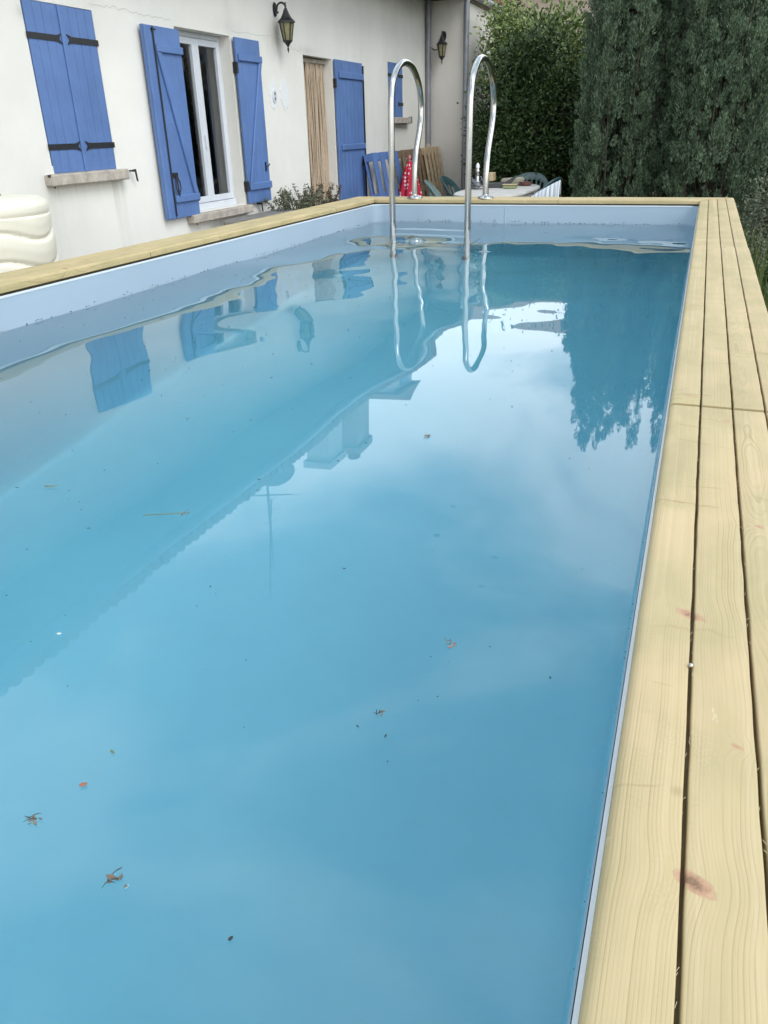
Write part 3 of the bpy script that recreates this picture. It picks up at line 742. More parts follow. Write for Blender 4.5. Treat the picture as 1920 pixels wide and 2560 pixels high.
# liner: rounded rectangle loop swept down, cove and floor
def rr_loop(x0, x1, y0, y1, r, seg=8):
    pts = []
    for cx, cy, a0 in ((x1 - r, y1 - r, 0), (x0 + r, y1 - r, PI / 2), (x0 + r, y0 + r, PI), (x1 - r, y0 + r, 1.5 * PI)):
        for k in range(seg + 1):
            a = a0 + PI / 2 * k / seg; pts.append((cx + r * math.cos(a), cy + r * math.sin(a)))
    return pts
lv = [(.934, .0045), (.90, .0065), (WZ, .009), (.5, .011), (-.40, .012), (-.49, .020), (-.545, .040), (-.58, .075), (-.595, .12), (FLOOR, .18)]
b = MB(); b2 = MB(); L0 = None
for z, ins in lv:
    lp = rr_loop(XL - .003 + ins * .3, XR - ins * .95, YN, YF - ins * .3, .07 if ins < .02 else .07)
    base = len(b.v); n = len(lp); b.v += [(x, y, z) for x, y in lp]
    if L0 is not None: (b2 if z < -.46 else b).f += [(L0 + i, L0 + (i + 1) % n, base + (i + 1) % n, base + i) for i in range(n)]
    L0 = base
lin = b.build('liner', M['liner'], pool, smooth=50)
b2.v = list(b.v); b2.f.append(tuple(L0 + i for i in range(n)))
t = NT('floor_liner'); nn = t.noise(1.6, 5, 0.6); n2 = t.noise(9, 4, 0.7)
c = t.ramp(nn, [(0.3, (0.455, 0.575, 0.685)), (0.7, (0.505, 0.625, 0.72))]); c = t.mix(t.ramp(n2, [(0.5, 0.0), (0.8, 0.18)]), c, (0.40, 0.51, 0.57))  # floor paler than the walls: missing underwater light put into its colour
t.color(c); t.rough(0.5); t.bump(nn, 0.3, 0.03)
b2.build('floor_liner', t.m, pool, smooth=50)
# welded seam on the far wall, hung liner rail
MB().box(-1.255, -1.249, YF - .006, YF - .0022, -.45, .92).build('seam', plain('liner_seam', (0.42, 0.50, 0.58), .4, .03), lin)
rail = MB()
def loop_strip(z0, z1, in0, in1):
    o_ = rr_loop(XL - .004 + 0, XR + .001, YN, YF + .001, .07); i_ = rr_loop(XL - .003 + in1, XR - in1, YN + in1, YF - in1, .066)
    base = len(rail.v); n = len(o_)
    rail.v.extend([(x, y, z0) for x, y in i_] + [(x, y, z1) for x, y in i_] + [(x, y, z1) for x, y in o_])
    for i in range(n):
        j = (i + 1) % n
        rail.f.append((base + i, base + j, base + n + j, base + n + i)); rail.f.append((base + n + i, base + n + j, base + 2 * n + j, base + 2 * n + i))
loop_strip(.926, .9335, 0, .0036)
rail.build('liner_rail', M['liner_rail'], pool, smooth=40)

# coping: boards of four strips, each strip a sub-part
def vnoise(a, b_, c): return noise.noise(Vector((a, b_, c)))
def coping_board(name, axis, s0, s1, inner, sgn, mit0, mit1, mat, seed, lift=0.0):
    """axis: length direction; inner: coordinate of the inner edge; sgn: which way the board grows outwards"""
    root = bpy.data.objects.new('coping_board', None); COL.objects.link(root); root.parent = pool
    n = max(6, int(abs(s1 - s0) / (.011 if name[0] == 'r' else .028)))
    hump = {'r2': (2.96, 2.75, 2.30, 1.97, 1.50), 'r3': (4.6, 4.05, 3.85, 5.15), 'r1': (1.005,), 'l2': (1.9, 2.5), 'l3': (4.4,)}.get(name, ()); gap = .0034; sw_ = CW / 4
    def at(u, s, z): return (inner + sgn * u, s, z) if axis == 'Y' else (s, inner + sgn * u, z)
    def ends(u): return (s0 - (u if mit0 else 0), s1 + (u if mit1 else 0))
    for k in range(4):
        u0 = k * sw_ + (gap / 2 if k else 0); u1 = (k + 1) * sw_ - (gap / 2 if k < 3 else 0)
        ra = .010 if k == 0 else .0018; rb = .010 if k == 3 else .0018
        zt = ZC + lift; zb = ZC - TC + .001 if k in (0, 3) else ZC - .012
        prof = [(u0, zb + (.004 if k == 0 else 0)), (u0, zt - ra)]
        for q in range(1, 5): a = PI / 2 * q / 4; prof.append((u0 + ra - ra * math.cos(a), zt - ra + ra * math.sin(a)))
        for q in range(0, 4): a = PI / 2 * q / 4; prof.append((u1 - rb + rb * math.sin(a), zt - rb + rb * math.cos(a)))
        prof += [(u1, zt - rb), (u1, zb + (.004 if k == 3 else 0))]
        if k == 0: prof = [(u0 + .012, zb)] + prof
        b = MB(); P = len(prof)
        for i in range(n + 1):
            f = i / n
            for (u, z) in prof:
                a, c = ends(u); s = a + (c - a) * f
                top = z > ZC - .01
                dz = (.0011 * vnoise(s * 3.1, seed * 5.0, 1.3 + u * 2) + .0006 * vnoise(s * 17, seed * 3.0, u * 9)) if top else 0
                if top:
                    for hs in hump: dz += .0016 * math.exp(-((s - hs - .25 * (u - .05) + .022) / .022) ** 2) * (1.2 - u / CW)
                e = min(f, 1 - f) * abs(s1 - s0)
                if top and e < .002: dz -= .0012
                du = .0007 * vnoise(s * 20, k * 7.1 + u * 30, seed) if (0 < k or u > u0 + .01) else .0005 * vnoise(s * 6, 3.3, seed)
                b.v.append(at(u + du, s, z + dz))
        for i in range(n):
            for q in range(P):
                q2 = (q + 1) % P
                b.f.append((i * P + q, i * P + q2, (i + 1) * P + q2, (i + 1) * P + q))
        b.f.append(tuple(range(P))); b.f.append(tuple(n * P + q for q in reversed(range(P))))
        b.build('plank', mat, root, smooth=48)
    # continuous board body below the sawn grooves
    a0, a1 = ends(.012); c0, c1 = ends(CW - .012)
    vs = [at(.012, a0 + .001, ZC - TC), at(.012, a1 - .001, ZC - TC), at(CW - .012, c1 - .001, ZC - TC), at(CW - .012, c0 + .001, ZC - TC)]
    vs += [(p[0], p[1], ZC - .0125) for p in vs]
    MB().add(vs, [(0, 1, 2, 3), (7, 6, 5, 4), (0, 4, 5, 1), (1, 5, 6, 2), (2, 6, 7, 3), (3, 7, 4, 0)]).build('board_body', M['groove'], root)
    return root
J = .0025
knR1 = [(.047, .730, .017, .95), (.056, .399, .017, 1.0), (.086, .543, .006, .8), (.122, .958, .008, .8), (.090, 1.352, .008, .7), (.026, 1.003, .010, .25)]
mR1 = wood_mat('pine_board_near', 'Y', .118, 1.0, knR1, [(.03, 1.005, .012, .8), (.075, 1.345, .01, .4), (.05, .70, .008, .4)])
mR2 = wood_mat('pine_board_middle', 'Y', .118, 2.3, [(.020, 2.30, .014, .3), (.055, 2.43, .005, .8), (.07, 1.984, .012, .3), (.152, 2.231, .012, .4), (.168, 1.812, .012, .4), (.03, 1.47, .02, .35), (.02, 2.95, .02, .3)],
               [(.03, 2.96, .03, 1.0), (.07, 2.97, .02, .8), (.03, 2.75, .02, .7), (.02, 2.30, .03, 1.0), (.08, 2.42, .012, .5), (.03, 1.47, .035, .9), (.09, 1.97, .012, .6), (.16, 2.22, .01, .6), (.165, 1.81, .012, .7), (.13, 2.10, .01, .5), (.17, 2.98, .012, .6), (.19, 2.72, .01, .5), (.08, 1.72, .012, .6)])
mR3 = wood_mat('pine_board_far', 'Y', .095, 3.7, [(.112, 4.01, .008, .4), (.13, 4.57, .008, .4), (.03, 3.9, .012, .3)],
               [(.03, 4.6, .03, .8), (.09, 4.05, .02, .6), (.18, 4.1, .02, .7), (.04, 3.85, .03, .7), (.12, 5.1, .02, .6), (.05, 5.2, .03, .6)])
mL = [wood_mat('pine_left_%d' % i, 'Y', XL - .10, 5.1 + i * 1.7, [(XL - .02, kk, .022, .95)], base=(.56, .445, .235)) for i, kk in enumerate((1.9, 2.47, 4.4))]
mF = wood_mat('pine_end_board', 'X', YF + .11, 11.3)
coping_board('r0', 'Y', YN, -.655, XR, 1, False, False, mR3, 13)
coping_board('r1', 'Y', -.65, 1.423 - .0038, XR, 1, False, False, mR1, 1)
coping_board('r2', 'Y', 1.423 + .0038, 3.494 - J, XR, 1, False, False, mR2, 2, .0022)
coping_board('r3', 'Y', 3.494 + J, YF - .001, XR, 1, False, True, mR3, 3, -.0030)
coping_board('l1', 'Y', YN, .98, XL, -1, False, False, mL[0], 4)
coping_board('l2', 'Y', .985, 2.98, XL, -1, False, False, mL[1], 5, .001)
coping_board('l3', 'Y', 2.985, 5.008 - J, XL, -1, False, False, mL[2], 6)
coping_board('l4', 'Y', 5.008 + J, YF - .001, XL, -1, False, True, mL[0], 7, .001)
coping_board('f1', 'X', XL + .001, -.9, YF, 1, True, False, mF, 8)
coping_board('f2', 'X', -.897, XR - .001, YF, 1, False, True, mF, 9, -.001)
coping_board('n1', 'X', XL - CW, XR + CW, YN - .001, -1, False, False, mF, 10)
# outer cladding boards under the coping
clad = plain('cladding_pine', (0.40, 0.34, 0.18), .8, .2, 6, bump=.3)
for k in range(6):
    za, zb = .02 + k * .152, .02 + k * .152 + .149
    for (x0, x1, y0, y1) in ((XR + .10, XR + .145, YN - .145, YF + .145), (XL - .145, XL - .10, YN - .145, YF + .145), (XL - .10, XR + .10, YF + .10, YF + .145), (XL - .10, XR + .10, YN - .145, YN - .10)):
        MB().box(x0, x1, y0, y1, za, zb).build('cladding_board', clad, pool, bevel=.006)

# splinters standing in the grooves
b = MB()
for k in (1, 2, 3):
    u = XR + k * CW / 4
    for _ in range(90):
        s = random.uniform(.2, 3.4); x = u + random.choice((-1, 1)) * .0016; L = random.uniform(.0015, .0048); a = random.uniform(-1.2, 1.2)
        p = Vector((x, s, ZC - .0012)); q = p + Vector((math.sin(a) * L * .8, math.cos(a) * L, random.uniform(.0003, .0016)))
        b.bar(p, q, .00022, .00022)
b.build('splinters', plain('splinter', (.66, .56, .36), .8), pool, kind='stuff')
# dirt specks caught along the waterline
b = MB()
def speck(x, y, z, s):
    h = s * .5
    b.box(x - s, x + s, y - s * random.uniform(.6, 1.6), y + s, z - h * random.uniform(.6, 1.6), z + h)
for _ in range(130): speck(random.uniform(XL + .02, XR - .02), YF - .0035, WZ + abs(random.gauss(.004, .006)) + .001, random.choice((.001, .0014, .003)))
for _ in range(170): speck(XL + .0005, random.uniform(.3, YF), WZ + abs(random.gauss(.003, .005)) + .001, random.choice((.0008, .0013, .0022)))
for _ in range(200): speck(XR - .0095, random.uniform(.2, YF), WZ + abs(random.gauss(.004, .004)), random.choice((.0003, .0004, .0006)))
tag(b.build('waterline_dirt', plain('dirt_speck', (.09, .075, .06), .9, .4, 60)), 'dark specks of dirt along the waterline of the liner', 'dirt', None, 'stuff')

# ------------------------------------------------------------------ water: closed body with a gently waving top
nx, ny = 200, 560
X0, X1, Y0, Y1 = XL - .012, XR - .0015, YN - .01, YF + .008
gx, gy = np.meshgrid(np.linspace(X0, X1, nx), np.linspace(Y0, Y1, ny), indexing='ij')
h = np.zeros_like(gx); rw = np.random.default_rng(5)
def waves(n, l0, l1, slope, th0=0, spread=PI):
    global h
    out = np.zeros_like(gx)
    for _ in range(n):
        lam = math.exp(rw.uniform(math.log(l0), math.log(l1))); k = 2 * PI / lam; th = th0 + rw.uniform(-spread, spread)
        a = slope / k * math.sqrt(2.0 / n)
        out += a * np.sin(k * (gx * math.cos(th) + gy * math.sin(th)) + rw.uniform(0, 2 * PI))
    return out
amp = .42 + 1.15 * np.clip((gy - 1.6) / 2.2, 0, 1) + 1.2 * np.clip((-gx - 1.15) / .6, 0, 1)
h = waves(26, .40, 1.4, .0062) * amp + waves(24, .14, .38, .0066) * np.clip(np.maximum((gy - 1.7) / 1.8, (-gx - 1.35) / .7), 0.05, 1) * (1 - .55 * np.clip((gy - 4.3) / .8, 0, 1))
top = np.stack([gx, gy, WZ + h], -1).reshape(-1, 3)
bot_z = FLOOR - .05
faces = []
idx = np.arange(nx * ny).reshape(nx, ny)
q = np.stack([idx[:-1, :-1], idx[1:, :-1], idx[1:, 1:], idx[:-1, 1:]], -1).reshape(-1, 4)
faces = q.tolist()
rim = list(idx[:, 0]) + list(idx[-1, 1:]) + list(idx[-2::-1, -1]) + list(idx[0, -2:0:-1])
rim = [int(i) for i in rim]; nb_ = nx * ny
bv = [(top[i][0], top[i][1], bot_z) for i in rim]
m_ = len(rim)
for i in range(m_):
    j = (i + 1) % m_; faces.append([rim[j], rim[i], nb_ + i, nb_ + j])
faces.append([nb_ + i for i in reversed(range(m_))])
me = bpy.data.meshes.new('water'); me.from_pydata(top.tolist() + bv, [], faces); me.update()
for p in me.polygons: p.use_smooth = True
me.polygons[-1].use_smooth = False
for p in list(me.polygons)[-(m_ + 1):]: p.use_smooth = False
me.materials.append(M['water'])
wat = bpy.data.objects.new('water', me); COL.objects.link(wat)
tag(wat, 'clear blue pool water mirroring the house, the trees and the cloudy sky', None, None, 'structure')

# ------------------------------------------------------------------ ladder
lad = empty('pool_ladder', (-1.68, 5.5, ZC), 'stainless steel pool ladder with two tall looped handrails at the far end', 'pool ladder')
def lp(o): o.parent = lad; o.matrix_parent_inverse = Matrix.Translation((1.68, -5.5, -ZC)); return o
prof = [(5.275, -.30), (5.275, .2), (5.285, .80), (5.290, 1.20), (5.293, 1.50), (5.300, 1.60), (5.328, 1.68), (5.375, 1.735), (5.445, 1.782), (5.53, 1.808), (5.62, 1.812), (5.71, 1.797),
        (5.79, 1.760), (5.855, 1.705), (5.895, 1.640), (5.912, 1.565), (5.905, 1.490), (5.875, 1.410), (5.835, 1.340), (5.795, 1.270), (5.772, 1.200), (5.762, 1.12), (5.758, .975)]
def smooth_pts(p, k=4):
    out = []
    for i in range(len(p) - 1):
        p0 = Vector(p[max(i - 1, 0)]); p1_ = Vector(p[i]); p2 = Vector(p[i + 1]); p3 = Vector(p[min(i + 2, len(p) - 1)])
        for j in range(k):
            t_ = j / k
            out.append(0.5 * ((2 * p1_) + (-p0 + p2) * t_ + (2 * p0 - 5 * p1_ + 4 * p2 - p3) * t_ ** 2 + (-p0 + 3 * p1_ - 3 * p2 + p3) * t_ ** 3))
    return out + [Vector(p[-1])]
for x in (-1.935, -1.412):
    pts = smooth_pts([(x, a, c) for a, c in prof])
    o = lp(MB().tube(pts, .0205, 20).build('handrail', M['steel'], smooth=60))
    lp(MB().tube([(x, 5.291, WZ - .001), (x, 5.291, WZ + .018)], .0222, 20).build('collar', M['steel'], smooth=60))
    lp(MB().lathe([(.056, 0), (.056, .004), (.050, .010), (.030, .016), (.024, .020), (.021, .026)], (x, 5.758, ZC + .001), 24).build('flange', M['steel'], smooth=50))
    lp(MB().tube([(x, 5.272, -.36), (x, 5.272, -.28)], .027, 14).build('rubber_foot', M['dark_plastic'], smooth=60))
    lp(MB().tube([(x, 5.275, .05), (x, 5.68, .05)], .012, 8).build('strut', M['steel'], smooth=60))
for z in (.770, .50, .23, -.04):
    lp(MB().box(-1.915, -1.432, 5.25, 5.325, z - .022, z).build('step', M['pvc'], bevel=.004))

# ------------------------------------------------------------------ water tank (cream, wavy ribs)
tank = empty('water_tank', (-4.02, 3.80, 0), 'cream plastic rainwater tank with wavy ribs in front of the house wall', 'water tank')
b = MB(); seg = 72; nz_ = 150; H = 1.10
for i in range(nz_ + 1):
    z = H * i / nz_
    for k in range(seg):
        a = 2 * PI * k / seg
        wv = .030 * math.sin(4 * a + .9)
        zz = (z + wv - .995) / .158
        ph = zz - math.floor(zz); g_ = math.exp(-((ph - .5) / .075) ** 2) + .55 * max(0, ph - .5) * 2 * (ph > .5) * (1 - ph) * 2
        r = .397 - .019 * g_ + .0015 * math.cos(ph * 2 * PI)
        if z > H - .085: r = .385 - .0 + .012 * math.sin(min(1, (z - (H - .085)) / .03) * PI / 2); r -= max(0, (z - (H - .04)) / .04) ** 2 * .022
        if z < .02: r -= .01
        b.v.append((r * math.cos(a) * 1.0, r * math.sin(a) * 1.0, z))
for i in range(nz_):
    for k in range(seg):
        k2 = (k + 1) % seg; b.f.append((i * seg + k, i * seg + k2, (i + 1) * seg + k2, (i + 1) * seg + k))
b.f.append(tuple(reversed(range(seg)))); b.f.append(tuple(nz_ * seg + k for k in range(seg)))
b.build('body', M['cream_plastic'], tank, smooth=50)
MB().lathe([(.374, 0), (.355, .012), (.26, .022), (.17, .024)], (0, 0, H), 48).build('shoulder', M['cream_plastic'], tank, smooth=50)
MB().lathe([(.155, 0), (.155, .012), (.14, .020), (.02, .024)], (0, -.02, H + .022), 32).build('lid', plain('grey_lid', (.10, .10, .10), .6), tank, smooth=40)

# ------------------------------------------------------------------ pallets
def pallet(loc, rz, lean, mat, label, n=5, W=.8, L=1.2, gap=None, cat='pallet'):
    r = empty('pallet', loc, label, cat); r.rotation_euler = (0, lean, rz)
    # local: y across, z up, x thickness
    sw2 = W / (n + (n - 1) * 1.0); st = (W - sw2) / (n - 1)
    for k in range(n):
        y = -W / 2 + k * st; MB().box(.100, .120, y, y + sw2, 0, L).build('slat', mat, r, bevel=.003)
    for k in range(4):
        y = -W / 2 + k * (W - .1) / 3; MB().box(-.022, -.002, y, y + .1, 0, L).build('slat', mat, r, bevel=.003)
    for k in range(3):
        z = (L - .1) * k / 2
        MB().box(.078, .0995, -W / 2, W / 2, z, z + .1).build('cross_board', mat, r, bevel=.003)
        for yy in (-W / 2, -.05, W / 2 - .1):
            MB().box(.0, .0775, yy, yy + .1, z, z + .1).build('block', mat, r, bevel=.003)
    return r
pallet((-4.17, 11.42, 0), 0, R(-11), M['blue'], 'blue painted pallet leaning on the wall right of the door shutter', n=4, W=1.0, L=1.14)
pallet((-4.18, 12.62, 0), 0, R(-11), M['pallet_wood'], 'dark weathered pallet leaning behind the polka dot parasol', n=5, W=.95, L=1.14)
pallet((-4.27, 13.36, 0), 0, R(-7), M['pallet_wood'], 'darkest wooden pallet, half hidden behind the lighter one by the downpipe', n=5, W=.95, L=1.10)
pallet((-4.12, 13.50, 0), 0, R(-12), M['pallet_wood_light'], 'lighter wooden pallet leaning below the downpipe', n=5, W=.85, L=1.15)

# ------------------------------------------------------------------ folded parasol, red with white dots
def dot_mat():
    t = NT('red_polka_dot')
    u = t.N("ShaderNodeAttribute"); u.attribute_name = 'uvp'
    vo = t.N("ShaderNodeTexVoronoi"); vo.inputs['Scale'].default_value = 19; vo.inputs['Randomness'].default_value = 0.35
    t.l.new(t.co, vo.inputs[0])
    c = t.mix(t.ramp(vo.outputs['Distance'], [(0.30, 1.0), (0.36, 0.0)]), (0.50, 0.012, 0.045), (0.75, 0.62, 0.62))
    t.color(c); t.rough(0.8); return t.m
par = empty('folded_parasol', (-4.02, 11.75, 0), 'closed red parasol with white polka dots standing against the pallets', 'parasol')
b = MB(); seg = 40; prof_ = [(.004, 1.03), (.03, .98), (.06, .92), (.095, .80), (.13, .64), (.17, .48), (.22, .32), (.25, .22)]
for i, (r, z) in enumerate(prof_):
    for k in range(seg):
        a = 2 * PI * k / seg; rr = r * (1 + .22 * math.sin(8 * a + i * .15)); b.v.append((rr * math.cos(a), rr * math.sin(a), z + .02 * math.sin(8 * a) * (i / 7)))
for i in range(len(prof_) - 1):
    for k in range(seg): k2 = (k + 1) % seg; b.f.append((i * seg + k, i * seg + k2, (i + 1) * seg + k2, (i + 1) * seg + k))
b.build('canopy', dot_mat(), par, smooth=True)
MB().tube([(0, 0, 0), (0, 0, 1.05)], .016, 8).build('pole', M['pvc'], par, smooth=True)
MB().lathe([(.002, 1.085), (.018, 1.07), (.022, 1.05), (.016, 1.01)][::-1], (0, 0, 0), 10).build('cap', plain('pink_cap', (.62, .18, .22), .5), par, smooth=True)

# ------------------------------------------------------------------ garden table and chairs
tab = empty('garden_table', (-2.36, 10.30, 0), 'oval white plastic garden table cluttered with odds and ends beyond the pool', 'table')
def sup(rx, ry, n=48, e=2.8): return [(rx * math.copysign(abs(math.cos(a)) ** (2 / e), math.cos(a)), ry * math.copysign(abs(math.sin(a)) ** (2 / e), math.sin(a))) for a in [2 * PI * k / n for k in range(n)]]
MB().prism(sup(.44, 1.04), lambda x, y: (x, y, .69), lambda x, y: (x, y, .72)).build('table_top', M['table_plastic'], tab, bevel=.008, bseg=2, smooth=40)
MB().prism(sup(.41, 1.01), lambda x, y: (x, y, .645), lambda x, y: (x, y, .688)).build('apron', M['table_plastic'], tab)
for sx in (-1, 1):
    for sy in (-1, 1):
        MB().tube([(sx * .33, sy * .85, .64), (sx * .36, sy * .90, 0)], [.035, .022], 10).build('leg', M['table_plastic'], tab, smooth=50)

def chair(loc, rz, mat, label, sc=1.0, nslot=7):
    r = empty('garden_chair', loc, label, 'chair', 'plastic garden chairs round the table', rz); r.scale = (sc, sc, sc)
    # faces local +x; back at -x
    def shell(t_, v):  # t in -1..1 round the back, v 0..1 height
        a = t_ * 1.25; rx = .23 + .05 * v; ry = .27 + .03 * v
        topz = .86 - .20 * abs(t_) ** 2.4
        z = .43 + (topz - .43) * v
        return Vector((-.02 - rx * math.cos(a) - .10 * v, ry * math.sin(a), z))
    nU, nV = 30, 10; b = MB()
    def slot(i, j): return 3 <= j <= 7 and 5 <= i < 25 and (i % 3) != 0
    base = {}
    for i in range(nU + 1):
        for j in range(nV + 1):
            p = shell(-1 + 2 * i / nU, j / nV); base[i, j] = len(b.v); b.v.append(tuple(p))
    for i in range(nU):
        for j in range(nV):
            if not slot(i, j): b.f.append((base[i, j], base[i + 1, j], base[i + 1, j + 1], base[i, j + 1]))
    bk = b.build('backrest', mat, r, smooth=True)
    md = bk.modifiers.new('thickness', 'SOLIDIFY'); md.thickness = .009
    rim_ = [shell(-1 + 2 * i / 30, 1.0) for i in range(31)]
    MB().tube(rim_, .012, 8).build('back_rim', mat, r, smooth=True)
    MB().prism(sup(.235, .245, 32, 3.2), lambda x, y: (x + .02, y, .405 - .02 * (x > 0)), lambda x, y: (x + .02, y, .43 - .02 * (x > 0))).build('seat', mat, r, bevel=.006, smooth=40)
    for sy in (-1, 1):
        arm_ = [shell(sy * 1.0, 1.0), Vector((-.02, sy * .285, .655)), Vector((.10, sy * .285, .64)), Vector((.20, sy * .28, .62)), Vector((.235, sy * .275, .55)), Vector((.25, sy * .27, .40))]
        bb = MB(); ap = smooth_pts(arm_, 4)
        for p_, q_ in zip(ap[:-1], ap[1:]): bb.bar(p_, q_ + (q_ - p_) * .1, .05, .014, (0, 0, 1) if abs((q_ - p_).normalized().z) < .8 else (1, 0, 0))
        bb.build('armrest', mat, r)
        MB().tube([(.25, sy * .27, .42), (.27, sy * .285, 0)], [.026, .020], 8).build('leg', mat, r, smooth=50)
        MB().tube([(-.20, sy * .22, .44), (-.29, sy * .25, 0)], [.026, .020], 8).build('leg', mat, r, smooth=50)
    return r
chair((-2.72, 9.72, 0), R(14), M['grey_green_plastic'], 'faded grey-green plastic chair at the near left end of the garden table', 1.0)
chair((-2.73, 10.42, 0), R(2), M['green_plastic'], 'dark green plastic chair left of the table, in front of the far downpipe')
chair((-2.25, 11.45, 0), R(-90), M['grey_green_plastic'], 'pale grey-green plastic chair behind the far end of the garden table', .96)
ch4 = chair((-1.98, 10.10, 0), R(172), M['green_plastic'], 'dark green plastic chair right of the table with a striped cloth over its back')

# striped cloth over the right chair
def stripes():
    t = NT('striped_cloth')
    wv = t.N("ShaderNodeTexWave"); wv.wave_type = 'BANDS'; wv.bands_direction = 'X'; wv.inputs['Scale'].default_value = 7; t.l.new(t.co, wv.inputs[0])
    t.color(t.mix(t.ramp(wv.outputs['Fac'], [(0.55, 0.0), (0.65, 1.0)]), (0.66, 0.70, 0.74), (0.42, 0.45, 0.50))); t.rough(.9); return t.m
b = MB(); n = 30; mC = stripes()
for i in range(n + 1):
    f = i / n; x = -1.90 + .37 * f; zt = .64 + .215 * f ** .8; wob = .012 * math.sin(i * 1.3)
    for (dy, z) in ((.10, zt - .16), (.05, zt - .02), (.0, zt), (-.03, zt - .03), (-.045 + wob, zt - .22), (-.05 + wob * 1.6, .30)):
        b.v.append((x, 9.80 + dy, z))
for i in range(n):
    for k in range(5): b.f.append((i * 6 + k, i * 6 + k + 1, (i + 1) * 6 + k + 1, (i + 1) * 6 + k))
cl = b.build('hanging_cloth', mC, smooth=True); cl.modifiers.new('thickness', 'SOLIDIFY').thickness = .004
tag(cl, 'white and grey striped cloth draped over the right hand chair', 'cloth')

# things on the table (top at .72)
TT = .7205
cbx = empty('cable_tangle', (-2.66, 10.35, TT), 'tangle of grey cable with a small white-capped lamp on the left of the table', 'cable')
b = MB()
for k in range(9):
    r0 = random.uniform(.07, .13); cx, cy, cz = random.uniform(-.04, .04), random.uniform(-.06, .06), .012 + k * .013; tl = random.uniform(-.5, .5)
    b.tube([(cx + r0 * math.cos(a), cy + r0 * math.sin(a), max(.006, cz + tl * r0 * math.cos(a) * .6 + .03 * math.sin(2 * a))) for a in np.linspace(0, 2 * PI * .92, 26)], .0055, 6)
b.build('cable', M['cable'], cbx, smooth=True)
MB().lathe([(.05, 0), (.05, .05), (.03, .09), (.028, .14), (.034, .16), (.030, .20), (.010, .235)], (.0, .05, .03), 14).build('lamp_head', M['steel'], cbx, smooth=40)
MB().lathe([(.026, 0), (.022, .03), (.008, .055)], (.0, .05, .245), 12).build('lamp_cap', M['bulb'], cbx, smooth=40)
wb = empty('wooden_block', (-2.66, 11.12, TT), 'two pale wooden blocks at the back of the table behind the dark tray', 'wooden block')
MB().box(-.055, .055, -.05, .05, 0, .17).build('tall_block', M['block'], wb, bevel=.004); MB().box(-.10, -.058, -.04, .04, 0, .15).build('short_block', M['block'], wb, bevel=.004)
MB().lathe([(.010, 0), (.010, .003), (.002, .004)], (0, 0, 0), 10).build('hole', M['red_dish'], wb); h_ = wb.children[-1]; h_.location = (.02, -.0515, .11); h_.rotation_euler = (R(90), 0, 0)
tr = MB().prism([(-.17, 0), (.14, 0), (.25, .13), (.235, .135), (.10, .06), (-.15, .05)], lambda x, z: (x, -.10, z), lambda x, z: (x, .16, z)).build('dark_tray', M['dark_plastic'], bevel=.006)
tr.location = (-2.46, 10.62, TT); tr.rotation_euler = (0, 0, R(8)); tag(tr, 'dark tilted tray or case in the middle of the table', 'tray')
gd = empty('green_dish', (-2.245, 10.42, TT), 'small pale green rectangular dish on the table in front of the towel', 'dish')
MB().box(-.085, .085, -.05, .05, 0, .045).build('bowl', M['green_dish'], gd, bevel=.012, bseg=2); MB().box(-.09, .09, -.055, .055, .0455, .052).build('rim', M['block'], gd, bevel=.003)
tw = MB().tube([(-.15, 0, .045), (-.13, 0, .05), (0, 0, .052), (.13, 0, .055), (.15, 0, .05)], [.025, .042, .048, .052, .035], 14).build('rolled_towel', M['towel'], smooth=True)
tw.location = (-2.34, 11.0, TT - .002); tag(tw, 'rolled beige towel near the right end of the table', 'towel')
rd = MB().lathe([(.06, 0), (.078, .02), (.082, .045), (.074, .045), (.068, .02), (.01, .012)], (0, 0, 0), 24).build('red_bowl', M['red_dish'], smooth=40)
rd.location = (-2.15, 10.93, TT); rd.scale = (1, 1, 1.1); tag(rd, 'small red-brown bowl at the right end of the table', 'bowl')

# ------------------------------------------------------------------ potted plants by the wall
trg = tag(MB().box(-4.36, -4.02, 7.05, 8.30, 0, .665).build('stone_trough', M['stone'], bevel=.02), 'long grey stone trough below the tall window sill, mostly hidden by the coping', 'trough')
def twiggy(name, loc, n, hgt, spread, leafm, nleaf, Ls, label, cat='plant', stem=M['bark']):
    root = empty(name, loc, label, cat)
    b = MB(); cen = []; dr = []
    for k in range(n):
        a = random.uniform(0, 2 * PI); rr = spread * random.random() ** .5; H_ = hgt * random.uniform(.6, 1)
        p0 = Vector((rr * .4 * math.cos(a), rr * .4 * math.sin(a), 0)); p2 = Vector((rr * math.cos(a), rr * math.sin(a), H_)); p1_ = p0.lerp(p2, .5) + Vector((random.uniform(-.03, .03), random.uniform(-.03, .03), 0))
        pts = smooth_pts([p0, p1_, p2], 4); b.tube(pts, [.006 - .004 * i / (len(pts) - 1) for i in range(len(pts))], 5)
        for j in range(nleaf):
            f = random.uniform(.25, 1) ** .7; q_ = p0.lerp(p1_, f * 2) if f < .5 else p1_.lerp(p2, f * 2 - 1)
            cen.append(q_ + Vector((random.uniform(-.02, .02), random.uniform(-.02, .02), random.uniform(-.01, .01)))); v = Vector((random.gauss(0, 1), random.gauss(0, 1), random.gauss(.5, .6))); dr.append(v)
    b.build('stems', stem, root, smooth=True, kind='stuff')
    leaf_cloud('leaves', np.array([tuple(c) for c in cen]), np.array([tuple(c) for c in dr]), RNG.uniform(Ls * .6, Ls * 1.2, len(cen)), RNG.uniform(Ls * .35, Ls * .6, len(cen)), leafm, root, 'stuff')
    return root
twiggy('succulent_plant', (-4.12, 8.22, .52), 44, .36, .36, M['grey_leaf'], 22, .042, 'grey-green fleshy plant showing above the coping left of the doorway')
